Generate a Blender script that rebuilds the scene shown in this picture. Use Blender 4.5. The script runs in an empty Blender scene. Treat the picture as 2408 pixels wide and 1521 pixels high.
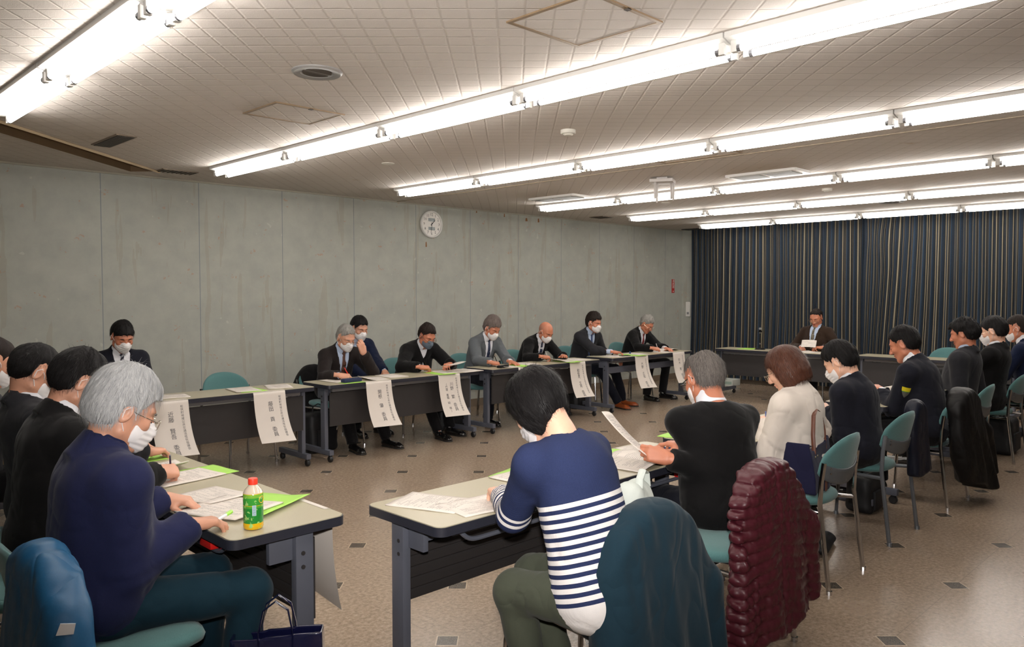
import bpy, bmesh, math, random
import numpy as np
from mathutils import Vector, Matrix, Euler

# ---------------------------------------------------------------- camera, light, exposure
SC = bpy.context.scene
COL = SC.collection
rad = math.radians
random.seed(7)
RNG = np.random.default_rng(7)

cam_d = bpy.data.cameras.new('camera')
cam = bpy.data.objects.new('camera', cam_d)
COL.objects.link(cam)
cam_d.sensor_width = 36.0
cam_d.lens = 36.0 * 1843.0 / 2408.0
cam_d.clip_start = 0.05
cam.location = (0, 0, 1.518)
cam.rotation_euler = (rad(90 - 2.23), 0, rad(-45))
SC.camera = cam

world = bpy.data.worlds.new('world')
SC.world = world
world.use_nodes = True
world.node_tree.nodes['Background'].inputs[0].default_value = (0.35, 0.36, 0.4, 1)
world.node_tree.nodes['Background'].inputs[1].default_value = 0.05

SC.view_settings.view_transform = 'Standard'
SC.view_settings.look = 'None'
SC.view_settings.gamma = 1.0
SC.view_settings.exposure = 0.0
SC.view_settings.use_curve_mapping = False
SC.cycles.use_denoising = True
SC.cycles.max_bounces = 5
SC.cycles.diffuse_bounces = 4
SC.cycles.glossy_bounces = 3
SC.cycles.transmission_bounces = 4
SC.cycles.sample_clamp_indirect = 6.0
SC.cycles.use_adaptive_sampling = True
SC.cycles.adaptive_threshold = 0.06
SC.cycles.adaptive_min_samples = 16
SC.cycles.caustics_reflective = False
SC.cycles.caustics_refractive = False

# the camera's own flash: a small lamp on top of the camera
fl = bpy.data.lights.new('camera_flash', 'SPOT')
fl.shadow_soft_size = 0.03; fl.spot_size = rad(88); fl.spot_blend = 1.0
fl.energy = FLASH = 600.0
fl.color = (1.0, 0.95, 0.91)
flo = bpy.data.objects.new('camera_flash', fl)
COL.objects.link(flo)
flo.location = (0.0, 0.0, 1.66)
flo.rotation_euler = (rad(95), 0, rad(-45))
TUBE_STRENGTH = 27.0

ROOM_H = 2.63
TT = 0.70            # table top height
TL, TD = 1.84, 0.45  # table length and depth

# ---------------------------------------------------------------- object helpers
def link(o, parent=None):
    COL.objects.link(o)
    if parent is not None:
        o.parent = parent
    return o

def tag(o, label=None, cat=None, group=None, kind=None):
    if label: o['label'] = label
    if cat: o['category'] = cat
    if group: o['group'] = group
    if kind: o['kind'] = kind
    return o

def thing(name, label, cat, loc=(0, 0, 0), rz=0.0, group=None):
    o = bpy.data.objects.new(name, None)
    o.empty_display_size = 0.1
    COL.objects.link(o)
    o.location = loc
    o.rotation_euler = (0, 0, rad(rz))
    return tag(o, label, cat, group)

def copy_tree(o, parent=None):
    c = o.copy()
    COL.objects.link(c)
    c.parent = parent
    for ch in list(o.children):
        copy_tree(ch, c)
    return c

def mesh_obj(name, verts, faces, mats, parent=None, smooth=False, mi=None, auto=None):
    me = bpy.data.meshes.new(name)
    me.from_pydata([tuple(v) for v in verts], [], [tuple(f) for f in faces])
    for m in (mats if isinstance(mats, (list, tuple)) else [mats]):
        me.materials.append(m)
    if mi is not None:
        me.polygons.foreach_set('material_index', mi)
    if smooth:
        me.polygons.foreach_set('use_smooth', [True] * len(me.polygons))
        if auto:
            me.set_sharp_from_angle(angle=rad(auto))
    me.update()
    o = bpy.data.objects.new(name, me)
    return link(o, parent)

class MB:
    """collects shapes into one mesh"""
    def __init__(s):
        s.v = []; s.f = []; s.m = []
    def add(s, v, f, m=0):
        n = len(s.v)
        s.v += [tuple(p) for p in v]
        s.f += [tuple(i + n for i in q) for q in f]
        s.m += [m] * len(f)
        return s
    def box(s, x0, x1, y0, y1, z0, z1, b=0.0, m=0):
        if b <= 0:
            v = [(x, y, z) for z in (z0, z1) for y in (y0, y1) for x in (x0, x1)]
            return s.add(v, [(0, 2, 3, 1), (4, 5, 7, 6), (0, 1, 5, 4), (2, 6, 7, 3), (0, 4, 6, 2), (1, 3, 7, 5)], m)
        bm = bmesh.new()
        bmesh.ops.create_cube(bm, size=1.0)
        for q in bm.verts:
            q.co = Vector(((x0 + x1) / 2 + q.co.x * (x1 - x0), (y0 + y1) / 2 + q.co.y * (y1 - y0), (z0 + z1) / 2 + q.co.z * (z1 - z0)))
        bmesh.ops.bevel(bm, geom=list(bm.edges), offset=b, segments=2, affect='EDGES', profile=0.7)
        v = [q.co.copy() for q in bm.verts]
        f = [[w.index for w in q.verts] for q in bm.faces]
        bm.free()
        return s.add(v, f, m)
    def tube(s, pts, r, n=8, closed=False, m=0, cap=True, flat=1.0):
        P = [Vector(p) for p in pts]
        N = len(P)
        rr = r if isinstance(r, (list, tuple)) else [r] * N
        v = []; f = []
        prev = None
        for i in range(N):
            if closed:
                t = P[(i + 1) % N] - P[i - 1]
            else:
                t = P[min(i + 1, N - 1)] - P[max(i - 1, 0)]
            t.normalize()
            if prev is None:
                a = Vector((0, 0, 1)) if abs(t.z) < 0.9 else Vector((0, 1, 0))
                a = (a - t * a.dot(t)).normalized()
            else:
                a = (prev - t * prev.dot(t))
                a = a.normalized() if a.length > 1e-6 else prev
            prev = a
            b = t.cross(a)
            for k in range(n):
                w = 2 * math.pi * k / n
                v.append(P[i] + (a * math.cos(w) + b * math.sin(w) * flat) * rr[i])
        for i in range(N if closed else N - 1):
            j = (i + 1) % N
            for k in range(n):
                l = (k + 1) % n
                f.append((i * n + k, i * n + l, j * n + l, j * n + k))
        if cap and not closed:
            f.append(tuple(range(n - 1, -1, -1)))
            f.append(tuple((N - 1) * n + k for k in range(n)))
        return s.add(v, f, m)
    def lathe(s, prof, n=24, c=(0, 0, 0), axis='z', m=0, mats=None):
        v = []; f = []
        for r, z in prof:
            for k in range(n):
                w = 2 * math.pi * k / n
                p = (r * math.cos(w), r * math.sin(w), z)
                if axis == 'x': p = (p[2], p[0], p[1])
                if axis == 'y': p = (p[0], p[2], p[1])
                v.append((p[0] + c[0], p[1] + c[1], p[2] + c[2]))
        n0 = len(s.v)
        s.v += v
        for i in range(len(prof) - 1):
            for k in range(n):
                l = (k + 1) % n
                q = (i * n + k, i * n + l, (i + 1) * n + l, (i + 1) * n + k)
                if axis == 'y': q = q[::-1]
                s.f.append(tuple(a + n0 for a in q))
                s.m.append(mats[i] if mats else m)
        for ring, rev in ((0, True), (len(prof) - 1, False)):
            if prof[ring][0] > 1e-5:
                q = [ring * n + k for k in range(n)]
                if rev != (axis == 'y'): q = q[::-1]
                s.f.append(tuple(a + n0 for a in q)); s.m.append(mats[min(ring, len(prof) - 2)] if mats else m)
        return s
    def prism(s, outline, z0, z1, m=0):
        n = len(outline)
        v = [(x, y, z0) for x, y in outline] + [(x, y, z1) for x, y in outline]
        f = [tuple(range(n - 1, -1, -1)), tuple(range(n, 2 * n))]
        f += [(i, (i + 1) % n, n + (i + 1) % n, n + i) for i in range(n)]
        return s.add(v, f, m)
    def xform(s, M, start=0):
        for i in range(start, len(s.v)):
            s.v[i] = tuple(M @ Vector(s.v[i]))
        return s
    def build(s, name, mats, parent=None, smooth=True, auto=35):
        return mesh_obj(name, s.v, s.f, mats, parent, smooth, s.m, auto)

def bez(p0, p1, p2, p3, n=8):
    out = []
    for i in range(n + 1):
        t = i / n
        out.append(tuple((1 - t) ** 3 * a + 3 * (1 - t) ** 2 * t * b + 3 * (1 - t) * t * t * c + t ** 3 * d for a, b, c, d in zip(p0, p1, p2, p3)))
    return out

def rrect(x0, x1, y0, y1, r, n=5):
    out = []
    for cx, cy, a0 in ((x1 - r, y1 - r, 0), (x0 + r, y1 - r, 90), (x0 + r, y0 + r, 180), (x1 - r, y0 + r, 270)):
        for k in range(n + 1):
            a = rad(a0 + 90 * k / n)
            out.append((cx + r * math.cos(a), cy + r * math.sin(a)))
    return out

# ---------------------------------------------------------------- materials
class NT:
    def __init__(s, m):
        s.t = m.node_tree; s.n = s.t.nodes; s.l = s.t.links
        s.b = s.n['Principled BSDF']
    def node(s, kind, **kw):
        q = s.n.new(kind)
        for k, v in kw.items():
            setattr(q, k, v)
        return q
    def plug(s, sock, v):
        if isinstance(v, (int, float)): sock.default_value = v
        elif isinstance(v, (tuple, list)):
            sock.default_value = tuple(v) + ((1,) if len(v) == 3 and sock.type == 'RGBA' else ())
        else: s.l.new(v, sock)
    def math(s, op, a, b=None, c=None):
        q = s.node('ShaderNodeMath', operation=op)
        s.plug(q.inputs[0], a)
        if b is not None: s.plug(q.inputs[1], b)
        if c is not None: s.plug(q.inputs[2], c)
        return q.outputs[0]
    def mix(s, f, a, b, kind='MIX'):
        q = s.node('ShaderNodeMix', data_type='RGBA', blend_type=kind)
        s.plug(q.inputs[0], f); s.plug(q.inputs[6], a); s.plug(q.inputs[7], b)
        return q.outputs[2]
    def noise(s, scale, detail=3, vec=None, rough=0.5, out=0):
        q = s.node('ShaderNodeTexNoise')
        q.inputs['Scale'].default_value = scale; q.inputs['Detail'].default_value = detail; q.inputs['Roughness'].default_value = rough
        if vec is not None: s.l.new(vec, q.inputs['Vector'])
        return q.outputs[out]
    def pos(s, kind='Object'):
        return s.node('ShaderNodeTexCoord').outputs[kind]
    def geo(s):
        return s.node('ShaderNodeNewGeometry').outputs['Position']
    def attr(s, name, out='Fac'):
        return s.node('ShaderNodeAttribute', attribute_name=name).outputs[out]
    def sep(s, v):
        q = s.node('ShaderNodeSeparateXYZ'); s.l.new(v, q.inputs[0]); return q.outputs
    def comb(s, x, y, z):
        q = s.node('ShaderNodeCombineXYZ')
        s.plug(q.inputs[0], x); s.plug(q.inputs[1], y); s.plug(q.inputs[2], z)
        return q.outputs[0]
    def vmul(s, v, t):
        q = s.node('ShaderNodeVectorMath', operation='MULTIPLY'); s.l.new(v, q.inputs[0]); q.inputs[1].default_value = t
        return q.outputs[0]
    def bump(s, h, strength=0.3, dist=0.01, n=None):
        q = s.node('ShaderNodeBump'); q.inputs['Strength'].default_value = strength; q.inputs['Distance'].default_value = dist
        s.l.new(h, q.inputs['Height'])
        if n is not None: s.l.new(n, q.inputs['Normal'])
        return q.outputs[0]
    def ramp(s, f, stops, interp='LINEAR'):
        q = s.node('ShaderNodeValToRGB')
        q.color_ramp.interpolation = interp
        e = q.color_ramp.elements
        while len(e) < len(stops): e.new(0.5)
        for i, (p, c) in enumerate(stops):
            e[i].position = p; e[i].color = tuple(c) + (1,)
        s.l.new(f, q.inputs[0])
        return q.outputs[0]
    def color(s, c): s.plug(s.b.inputs['Base Color'], c)
    def normal(s, n): s.l.new(n, s.b.inputs['Normal'])

def srgb(r, g, b):
    return tuple(((c / 255) / 12.92 if c / 255 <= 0.04045 else ((c / 255 + 0.055) / 1.055) ** 2.4) for c in (r, g, b))

MATS = {}
def mat(name, col=(0.5, 0.5, 0.5), rough=0.6, metal=0.0, spec=0.5, noise=None, bump=None, coat=0.0, sheen=0.0):
    """plain procedural material: colour with slight noise variation and bump"""
    if name in MATS: return MATS[name]
    m = bpy.data.materials.new(name); m.use_nodes = True
    t = NT(m); b = t.b
    b.inputs['Roughness'].default_value = rough
    b.inputs['Metallic'].default_value = metal
    b.inputs['Specular IOR Level'].default_value = spec
    b.inputs['Coat Weight'].default_value = coat
    if sheen:
        b.inputs['Sheen Weight'].default_value = sheen
        b.inputs['Sheen Roughness'].default_value = 0.5
    if noise:
        sc, amt = noise
        f = t.noise(sc, 4, t.pos())
        t.color(t.mix(f, tuple(c * (1 - amt) for c in col), tuple(min(1, c * (1 + amt)) for c in col)))
    else:
        t.color(col)
    if bump:
        sc, st = bump
        t.normal(t.bump(t.noise(sc, 2, t.pos()), st, 0.002))
    MATS[name] = m
    return m
# ---------------------------------------------------------------- implicit surfaces -> meshes
def vnoise(x, y, z, seed=0):
    """smooth value noise, roughly -1..1"""
    x = np.asarray(x, np.float32); y = np.asarray(y, np.float32); z = np.asarray(z, np.float32)
    x, y, z = np.broadcast_arrays(x, y, z)
    xi = np.floor(x).astype(np.int64); yi = np.floor(y).astype(np.int64); zi = np.floor(z).astype(np.int64)
    fx = x - xi; fy = y - yi; fz = z - zi
    fx = fx * fx * (3 - 2 * fx); fy = fy * fy * (3 - 2 * fy); fz = fz * fz * (3 - 2 * fz)
    def h(a, b, c):
        n = (a * 374761393 + b * 668265263 + c * 2147483647 + seed * 974711) & 0xffffffff
        n = ((n ^ (n >> 13)) * 1274126177) & 0xffffffff
        return ((n ^ (n >> 16)) & 0xffff).astype(np.float32) / 32767.5 - 1
    r = 0
    for dx in (0, 1):
        wx = fx if dx else 1 - fx
        for dy in (0, 1):
            wy = fy if dy else 1 - fy
            for dz in (0, 1):
                wz = fz if dz else 1 - fz
                r = r + h(xi + dx, yi + dy, zi + dz) * wx * wy * wz
    return r

def smin(a, b, k):
    if k <= 0: return np.minimum(a, b)
    h = np.maximum(k - np.abs(a - b), 0) / k
    return np.minimum(a, b) - h * h * k * 0.25

def smax(a, b, k):
    return -smin(-a, -b, k)

class Grid:
    def __init__(s, lo, hi, h):
        s.lo = np.array(lo, float); s.h = h
        s.n = np.maximum(((np.array(hi) - s.lo) / h).astype(int) + 2, 4)
        s.ax = [(s.lo[i] + h * np.arange(s.n[i])).astype(np.float32) for i in range(3)]
    def full(s, v=1.0):
        return np.full(tuple(s.n), v, np.float32)
    def xyz(s):
        return s.ax[0][:, None, None], s.ax[1][None, :, None], s.ax[2][None, None, :]
    def box(s, lo, hi):
        a = np.clip(((np.array(lo) - s.lo) / s.h).astype(int), 0, s.n)
        b = np.clip(((np.array(hi) - s.lo) / s.h).astype(int) + 2, 0, s.n)
        return tuple(slice(int(p), int(q)) for p, q in zip(a, b))
    def local(s, sl):
        return s.ax[0][sl[0]][:, None, None], s.ax[1][sl[1]][None, :, None], s.ax[2][sl[2]][None, None, :]

def d_cone(X, Y, Z, a, b, ra, rb, cut=0, flat=None):
    a = np.array(a, float); b = np.array(b, float); ab = b - a
    L2 = max(float(ab @ ab), 1e-9)
    t = ((X - a[0]) * ab[0] + (Y - a[1]) * ab[1] + (Z - a[2]) * ab[2]) / L2
    tc = np.clip(t, 0, 1)
    dx = X - a[0] - tc * ab[0]; dy = Y - a[1] - tc * ab[1]; dz = Z - a[2] - tc * ab[2]
    if flat is not None:
        n, f = flat     # squash along the direction n by factor f (<1 = thinner)
        n = np.array(n, float); n /= np.linalg.norm(n)
        q = dx * n[0] + dy * n[1] + dz * n[2]
        w = (1 / f - 1) * q
        dx = dx + w * n[0]; dy = dy + w * n[1]; dz = dz + w * n[2]
    d = np.sqrt(dx * dx + dy * dy + dz * dz) - (ra + (rb - ra) * tc)
    if cut:
        L = math.sqrt(L2)
        d = np.maximum(d, (t - 1) * L)
    return d

def rotx(a):
    c, s_ = math.cos(a), math.sin(a)
    return np.array([[1, 0, 0], [0, c, -s_], [0, s_, c]])
def rotz(a):
    c, s_ = math.cos(a), math.sin(a)
    return np.array([[c, -s_, 0], [s_, c, 0], [0, 0, 1]])
def roty(a):
    c, s_ = math.cos(a), math.sin(a)
    return np.array([[c, 0, s_], [0, 1, 0], [-s_, 0, c]])

def d_ell(X, Y, Z, c, r, R=None):
    x = X - c[0]; y = Y - c[1]; z = Z - c[2]
    if R is not None:
        x, y, z = (x * R[0, 0] + y * R[1, 0] + z * R[2, 0], x * R[0, 1] + y * R[1, 1] + z * R[2, 1], x * R[0, 2] + y * R[1, 2] + z * R[2, 2])
    k0 = np.sqrt((x / r[0]) ** 2 + (y / r[1]) ** 2 + (z / r[2]) ** 2)
    k1 = np.sqrt((x / r[0] ** 2) ** 2 + (y / r[1] ** 2) ** 2 + (z / r[2] ** 2) ** 2) + 1e-6
    return k0 * (k0 - 1) / k1

def cone(g, D, a, b, ra, rb, k=0.02, cut=0, flat=None, sub=False, pad=0.06):
    m = max(ra, rb) + pad
    sl = g.box(np.minimum(a, b) - m, np.maximum(a, b) + m)
    if min(D[sl].shape) == 0: return
    d = d_cone(*g.local(sl), a, b, ra, rb, cut, flat)
    D[sl] = smax(D[sl], -d, k) if sub else smin(D[sl], d, k)

def ell(g, D, c, r, R=None, k=0.02, sub=False, pad=0.06):
    m = max(r) + pad
    c = np.array(c, float)
    sl = g.box(c - m, c + m)
    if min(D[sl].shape) == 0: return
    d = d_ell(*g.local(sl), c, r, R)
    D[sl] = smax(D[sl], -d, k) if sub else smin(D[sl], d, k)

def surface(g, D):
    """naive surface nets: field -> (verts, quads)"""
    D = D.copy()
    D[0], D[-1] = 1, 1; D[:, 0], D[:, -1] = 1, 1; D[:, :, 0], D[:, :, -1] = 1, 1
    s = D < 0
    c = np.zeros(tuple(q - 1 for q in D.shape), np.int8)
    for i in (0, 1):
        for j in (0, 1):
            for k in (0, 1):
                c += s[i:c.shape[0] + i, j:c.shape[1] + j, k:c.shape[2] + k]
    cell = np.argwhere((c > 0) & (c < 8))
    if len(cell) == 0: return np.zeros((0, 3)), np.zeros((0, 4), int)
    idx = np.full(c.shape, -1, np.int32)
    idx[tuple(cell.T)] = np.arange(len(cell))
    acc = np.zeros((len(cell), 3)); cnt = np.zeros(len(cell))
    for ax in range(3):
        o1, o2 = [q for q in range(3) if q != ax]
        for a in (0, 1):
            for b in (0, 1):
                p = cell.copy(); p[:, o1] += a; p[:, o2] += b
                q = p.copy(); q[:, ax] += 1
                d0 = D[tuple(p.T)]; d1 = D[tuple(q.T)]
                m = (d0 < 0) != (d1 < 0)
                t = np.where(m, d0 / np.where(m, d0 - d1, 1), 0)
                w = np.zeros((len(cell), 3)); w[:, ax] = t; w[:, o1] = a; w[:, o2] = b
                acc += w * m[:, None]; cnt += m
    V = g.lo + (cell + acc / cnt[:, None]) * g.h
    Q = []
    for ax in range(3):
        o1, o2 = (ax + 1) % 3, (ax + 2) % 3
        sl0 = [slice(None)] * 3; sl1 = [slice(None)] * 3
        sl0[ax] = slice(0, -1); sl1[ax] = slice(1, None)
        a0 = s[tuple(sl0)]; a1 = s[tuple(sl1)]
        e = np.argwhere(a0 != a1)
        e = e[(e[:, o1] > 0) & (e[:, o2] > 0) & (e[:, o1] < D.shape[o1] - 1) & (e[:, o2] < D.shape[o2] - 1)]
        inside = a0[tuple(e.T)]
        def at(d1, d2):
            p = e.copy(); p[:, o1] += d1; p[:, o2] += d2
            return idx[tuple(p.T)]
        q = np.stack([at(-1, -1), at(0, -1), at(0, 0), at(-1, 0)], 1)
        q[~inside] = q[~inside][:, ::-1]
        Q.append(q)
    Q = np.concatenate(Q)
    Q = Q[(Q >= 0).all(1)]
    return V, Q

def fast_mesh(name, V, Q, mats, parent=None, smooth=True, attrs=None):
    me = bpy.data.meshes.new(name)
    V = np.asarray(V, np.float32); Q = np.asarray(Q, np.int32)
    me.vertices.add(len(V)); me.vertices.foreach_set('co', V.ravel())
    me.loops.add(Q.size); me.loops.foreach_set('vertex_index', Q.ravel())
    me.polygons.add(len(Q))
    me.polygons.foreach_set('loop_start', np.arange(0, Q.size, Q.shape[1], dtype=np.int32))
    me.polygons.foreach_set('loop_total', np.full(len(Q), Q.shape[1], np.int32))
    if smooth: me.polygons.foreach_set('use_smooth', np.ones(len(Q), bool))
    me.update(calc_edges=True)
    me.validate()
    for m in (mats if isinstance(mats, (list, tuple)) else [mats]):
        me.materials.append(m)
    for k, a in (attrs or {}).items():
        a = np.asarray(a, np.float32)
        if a.ndim == 1:
            me.attributes.new(k, 'FLOAT', 'POINT').data.foreach_set('value', a)
        else:
            me.attributes.new(k, 'FLOAT_VECTOR', 'POINT').data.foreach_set('vector', a.ravel())
    o = bpy.data.objects.new(name, me)
    return link(o, parent)
# ---------------------------------------------------------------- room
S2 = math.sqrt(0.5)
def m_floor():
    m = bpy.data.materials.new('floor_tiles'); m.use_nodes = True
    t = NT(m); p = t.geo(); s = t.sep(p)
    gx, gy, gs = 4.9256, 5.3266, 0.6467
    dx = t.math('SUBTRACT', s[0], gx); dy = t.math('SUBTRACT', s[1], gy)
    u = t.math('MULTIPLY', t.math('SUBTRACT', dx, dy), S2 / gs)
    v = t.math('MULTIPLY', t.math('ADD', dx, dy), S2 / gs)
    def cell(w, off=0.0):
        return t.math('ABSOLUTE', t.math('SUBTRACT', t.math('FRACT', t.math('ADD', w, 100.5 + off)), 0.5))
    cu, cv = cell(u), cell(v)
    inset = t.math('LESS_THAN', t.math('MAXIMUM', cu, cv), 0.068)
    rim = t.math('LESS_THAN', t.math('MAXIMUM', cu, cv), 0.076)
    q = 0.4573
    ja = cell(t.math('DIVIDE', dx, q)); jb = cell(t.math('DIVIDE', dy, q))
    joint = t.math('LESS_THAN', t.math('MINIMUM', ja, jb), 0.0035)
    n1 = t.noise(2.2, 4, p); n2 = t.noise(48, 5, p, 0.75); n3 = t.noise(190, 2, p)
    st = t.noise(9, 4, t.vmul(p, (1, 3, 1)), 0.6)
    base = t.ramp(n2, [(0.28, srgb(118, 101, 85)), (0.5, srgb(158, 139, 120)), (0.72, srgb(188, 170, 152))])
    base = t.mix(t.math('MULTIPLY', st, 0.35), base, srgb(124, 106, 88))
    base = t.mix(t.math('MULTIPLY', t.math('SUBTRACT', n1, 0.35), 0.5), base, srgb(118, 100, 80))
    base = t.mix(t.math('MULTIPLY', joint, 0.35), base, srgb(86, 70, 56))
    base = t.mix(t.math('SUBTRACT', rim, inset), base, srgb(188, 168, 145))
    dark = t.ramp(n3, [(0.35, srgb(62, 56, 50)), (0.65, srgb(98, 88, 78))])
    base = t.mix(inset, base, dark)
    t.color(base)
    t.plug(t.b.inputs['Roughness'], t.math('ADD', 0.16, t.math('MULTIPLY', n1, 0.16)))
    t.b.inputs['Specular IOR Level'].default_value = 0.6
    t.normal(t.bump(n2, 0.06, 0.002))
    return m

def m_ceiling():
    m = bpy.data.materials.new('ceiling_board'); m.use_nodes = True
    t = NT(m); p = t.geo(); s = t.sep(p)
    u = t.math('MULTIPLY', t.math('SUBTRACT', s[0], s[1]), S2 / 0.1135)
    v = t.math('MULTIPLY', t.math('ADD', s[0], s[1]), S2 / 0.1135)
    wob = t.math('MULTIPLY', t.noise(30, 2, p), 0.05)
    def line(w):
        c = t.math('ABSOLUTE', t.math('SUBTRACT', t.math('FRACT', t.math('ADD', t.math('ADD', w, wob), 200)), 0.5))
        return t.math('SMOOTH_MIN', t.math('DIVIDE', c, 0.07), 1.0, 0.3)
    g = t.math('MINIMUM', line(u), line(v))
    n = t.noise(220, 3, p, 0.7)
    col = t.mix(g, srgb(186, 177, 169), srgb(202, 194, 187))
    spot = t.ramp(t.noise(3.1, 5, p, 0.65), [(0.68, (1, 1, 1)), (0.8, (0.78, 0.66, 0.5))])
    col = t.mix(1.0, col, spot, 'MULTIPLY')
    t.color(col)
    t.b.inputs['Roughness'].default_value = 0.85
    h = t.math('ADD', t.math('MULTIPLY', g, 1.0), t.math('MULTIPLY', n, 0.35))
    t.normal(t.bump(h, 0.55, 0.004))
    return m

def m_wall(name='painted_wall', seams=True):
    m = bpy.data.materials.new(name); m.use_nodes = True
    t = NT(m); p = t.geo(); s = t.sep(p)
    n = t.noise(5, 5, p, 0.65); f = t.noise(160, 2, p)
    col = t.ramp(n, [(0.3, srgb(152, 154, 147)), (0.7, srgb(164, 165, 156))])
    dr = t.noise(6, 3, t.vmul(p, (1.6, 1.6, 0.16)))
    col = t.mix(t.math('MULTIPLY', t.math('GREATER_THAN', dr, 0.63), 0.22), col, srgb(138, 126, 100))
    # scattered rusty spots and old tape marks
    sp = t.noise(7.5, 2, t.vmul(p, (1, 1, 1.3)), 0.5)
    sp2 = t.noise(34, 3, p, 0.6)
    k = t.math('MULTIPLY', t.math('GREATER_THAN', sp, 0.67), t.math('GREATER_THAN', sp2, 0.56))
    col = t.mix(t.math('MULTIPLY', k, 0.5), col, srgb(168, 124, 92))
    k3 = t.math('GREATER_THAN', t.noise(11, 2, t.vmul(p, (1, 1, 0.8)), 0.5), 0.735)
    col = t.mix(t.math('MULTIPLY', k3, 0.4), col, srgb(188, 188, 178))
    if seams:
        w = t.math('FRACT', t.math('ADD', t.math('DIVIDE', t.math('SUBTRACT', s[0], 2.44 - 0.91 * 0.5), 0.9095), 20))
        c = t.math('ABSOLUTE', t.math('SUBTRACT', w, 0.5))
        ln = t.math('LESS_THAN', c, 0.0042)
        col = t.mix(t.math('MULTIPLY', ln, 0.7), col, srgb(96, 108, 118))
    t.color(col)
    t.b.inputs['Roughness'].default_value = 0.7
    t.normal(t.bump(f, 0.15, 0.001))
    return m

FLOOR = m_floor(); CEIL = m_ceiling(); WALL = m_wall(); WALL2 = m_wall('plain_wall', False)
X0, X1, Y0, Y1 = -2.6, 12.06, -3.4, 7.77

def struct(name, o):
    o.name = name
    return tag(o, kind='structure')

def setting(name, *boxes, m, b=0):
    q = MB()
    for bx in boxes: q.box(*bx, b=b)
    return struct(name, q.build(name, m, smooth=False))

setting('floor', (X0, X1, Y0, Y1, -0.08, 0.0), m=FLOOR)
# ceiling, with the slanting curtain-rail recess cut out of it
P = [(1.273, 5.943), (2.827, 7.393), (2.623, 7.597), (1.372, 6.415)]
dirv = Vector((2.827 - 1.273, 7.393 - 5.943)).normalized()
nrm = Vector((-dirv.y, dirv.x))
A = Vector((2.827, 7.393)); wd = 0.27
Bp = A + nrm * wd
A0 = A - dirv * 6.2; B0 = A0 + nrm * wd
outer = [(X0, Y0), (X1, Y0), (X1, Y1), (X0, Y1)]
v = [(x, y, ROOM_H) for x, y in outer] + [(q.x, q.y, ROOM_H) for q in (A0, A, Bp, B0)]
f = [(0, 4, 7, 3), (0, 1, 5, 4), (1, 2, 5), (2, 3, 6), (2, 6, 5), (3, 7, 6)]
f = [tuple(reversed(q)) for q in f]
up = 0.16
v += [(q.x, q.y, ROOM_H + up) for q in (A0, A, Bp, B0)]
mi = [0] * len(f)
f += [(4, 5, 9, 8), (5, 6, 10, 9), (6, 7, 11, 10), (7, 4, 8, 11), (8, 9, 10, 11)]
mi += [1] * 5
TRIMB = mat('brown_trim', srgb(128, 106, 80), 0.6, noise=(9, 0.12))
struct('ceiling', mesh_obj('ceiling', v, f, [CEIL, TRIMB], mi=mi))
setting('ceiling_slab', (X0 - 0.1, X1 + 0.1, Y0 - 0.1, Y1 + 0.1, ROOM_H + 0.2, ROOM_H + 0.3), m=WALL2)
q = MB(); q.tube([(A0.x, A0.y, ROOM_H - 0.004), (A.x, A.y, ROOM_H - 0.004)], 0.014, 4)
struct('trim_1', q.build('trim_1', mat('recess_lip', srgb(176, 156, 128), 0.6)))
setting('trim_2', (5.777, 5.785, Y0, Y1, ROOM_H - 0.006, ROOM_H + 0.002), m=mat('ceiling_rail', srgb(140, 126, 106), 0.6, noise=(5, 0.1)))
setting('trim_3', (X0, X1 - 0.06, Y1 - 0.016, Y1, ROOM_H - 0.016, ROOM_H), m=mat('cornice', srgb(150, 146, 132), 0.6))
setting('wall_left', (X0, X1, Y1, Y1 + 0.1, 0, ROOM_H + 0.2), m=WALL)
setting('wall_back', (X1, X1 + 0.1, Y0, Y1 + 0.1, 0, ROOM_H + 0.2), m=m_wall('corner_wall', False))
setting('wall_right', (X0, X1, Y0 - 0.1, Y0, 0, ROOM_H + 0.2), m=WALL2)
setting('wall_front', (X0 - 0.1, X0, Y0 - 0.1, Y1 + 0.1, 0, ROOM_H + 0.2), m=WALL2)
BB = mat('skirting_board', srgb(112, 98, 82), 0.5, noise=(6, 0.1))
setting('baseboard_left', (X0, X1, Y1 - 0.012, Y1, 0, 0.1), m=BB)
setting('baseboard_back', (X1 - 0.012, X1, Y0, Y1 - 0.012, 0, 0.1), m=BB)

# ---- striped curtains in front of the back wall
def m_curtain():
    m = bpy.data.materials.new('striped_curtain'); m.use_nodes = True
    t = NT(m); u = t.attr('u')
    fr = t.math('FRACT', t.math('DIVIDE', u, 0.185))
    nv = srgb(24, 36, 50); dk = srgb(22, 23, 27); be = srgb(132, 122, 102); bl = srgb(26, 48, 70); gr = srgb(96, 92, 84); g2 = srgb(58, 58, 58)
    c = t.ramp(fr, [(0.0, nv), (0.16, dk), (0.20, be), (0.285, dk), (0.36, g2), (0.375, gr), (0.395, dk), (0.46, bl), (0.58, dk), (0.62, gr), (0.65, nv), (0.72, be), (0.775, dk), (0.84, g2), (0.86, dk), (0.90, gr), (0.92, bl)], 'CONSTANT')
    c = t.mix(t.math('MULTIPLY', t.noise(90, 2, t.geo()), 0.3), c, tuple(0.55 * q for q in srgb(90, 88, 84)))
    t.color(c); t.b.inputs['Roughness'].default_value = 0.85
    t.b.inputs['Specular IOR Level'].default_value = 0.2
    t.normal(t.bump(t.noise(260, 2, t.geo()), 0.15, 0.001))
    return m
CURT = m_curtain()
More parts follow.
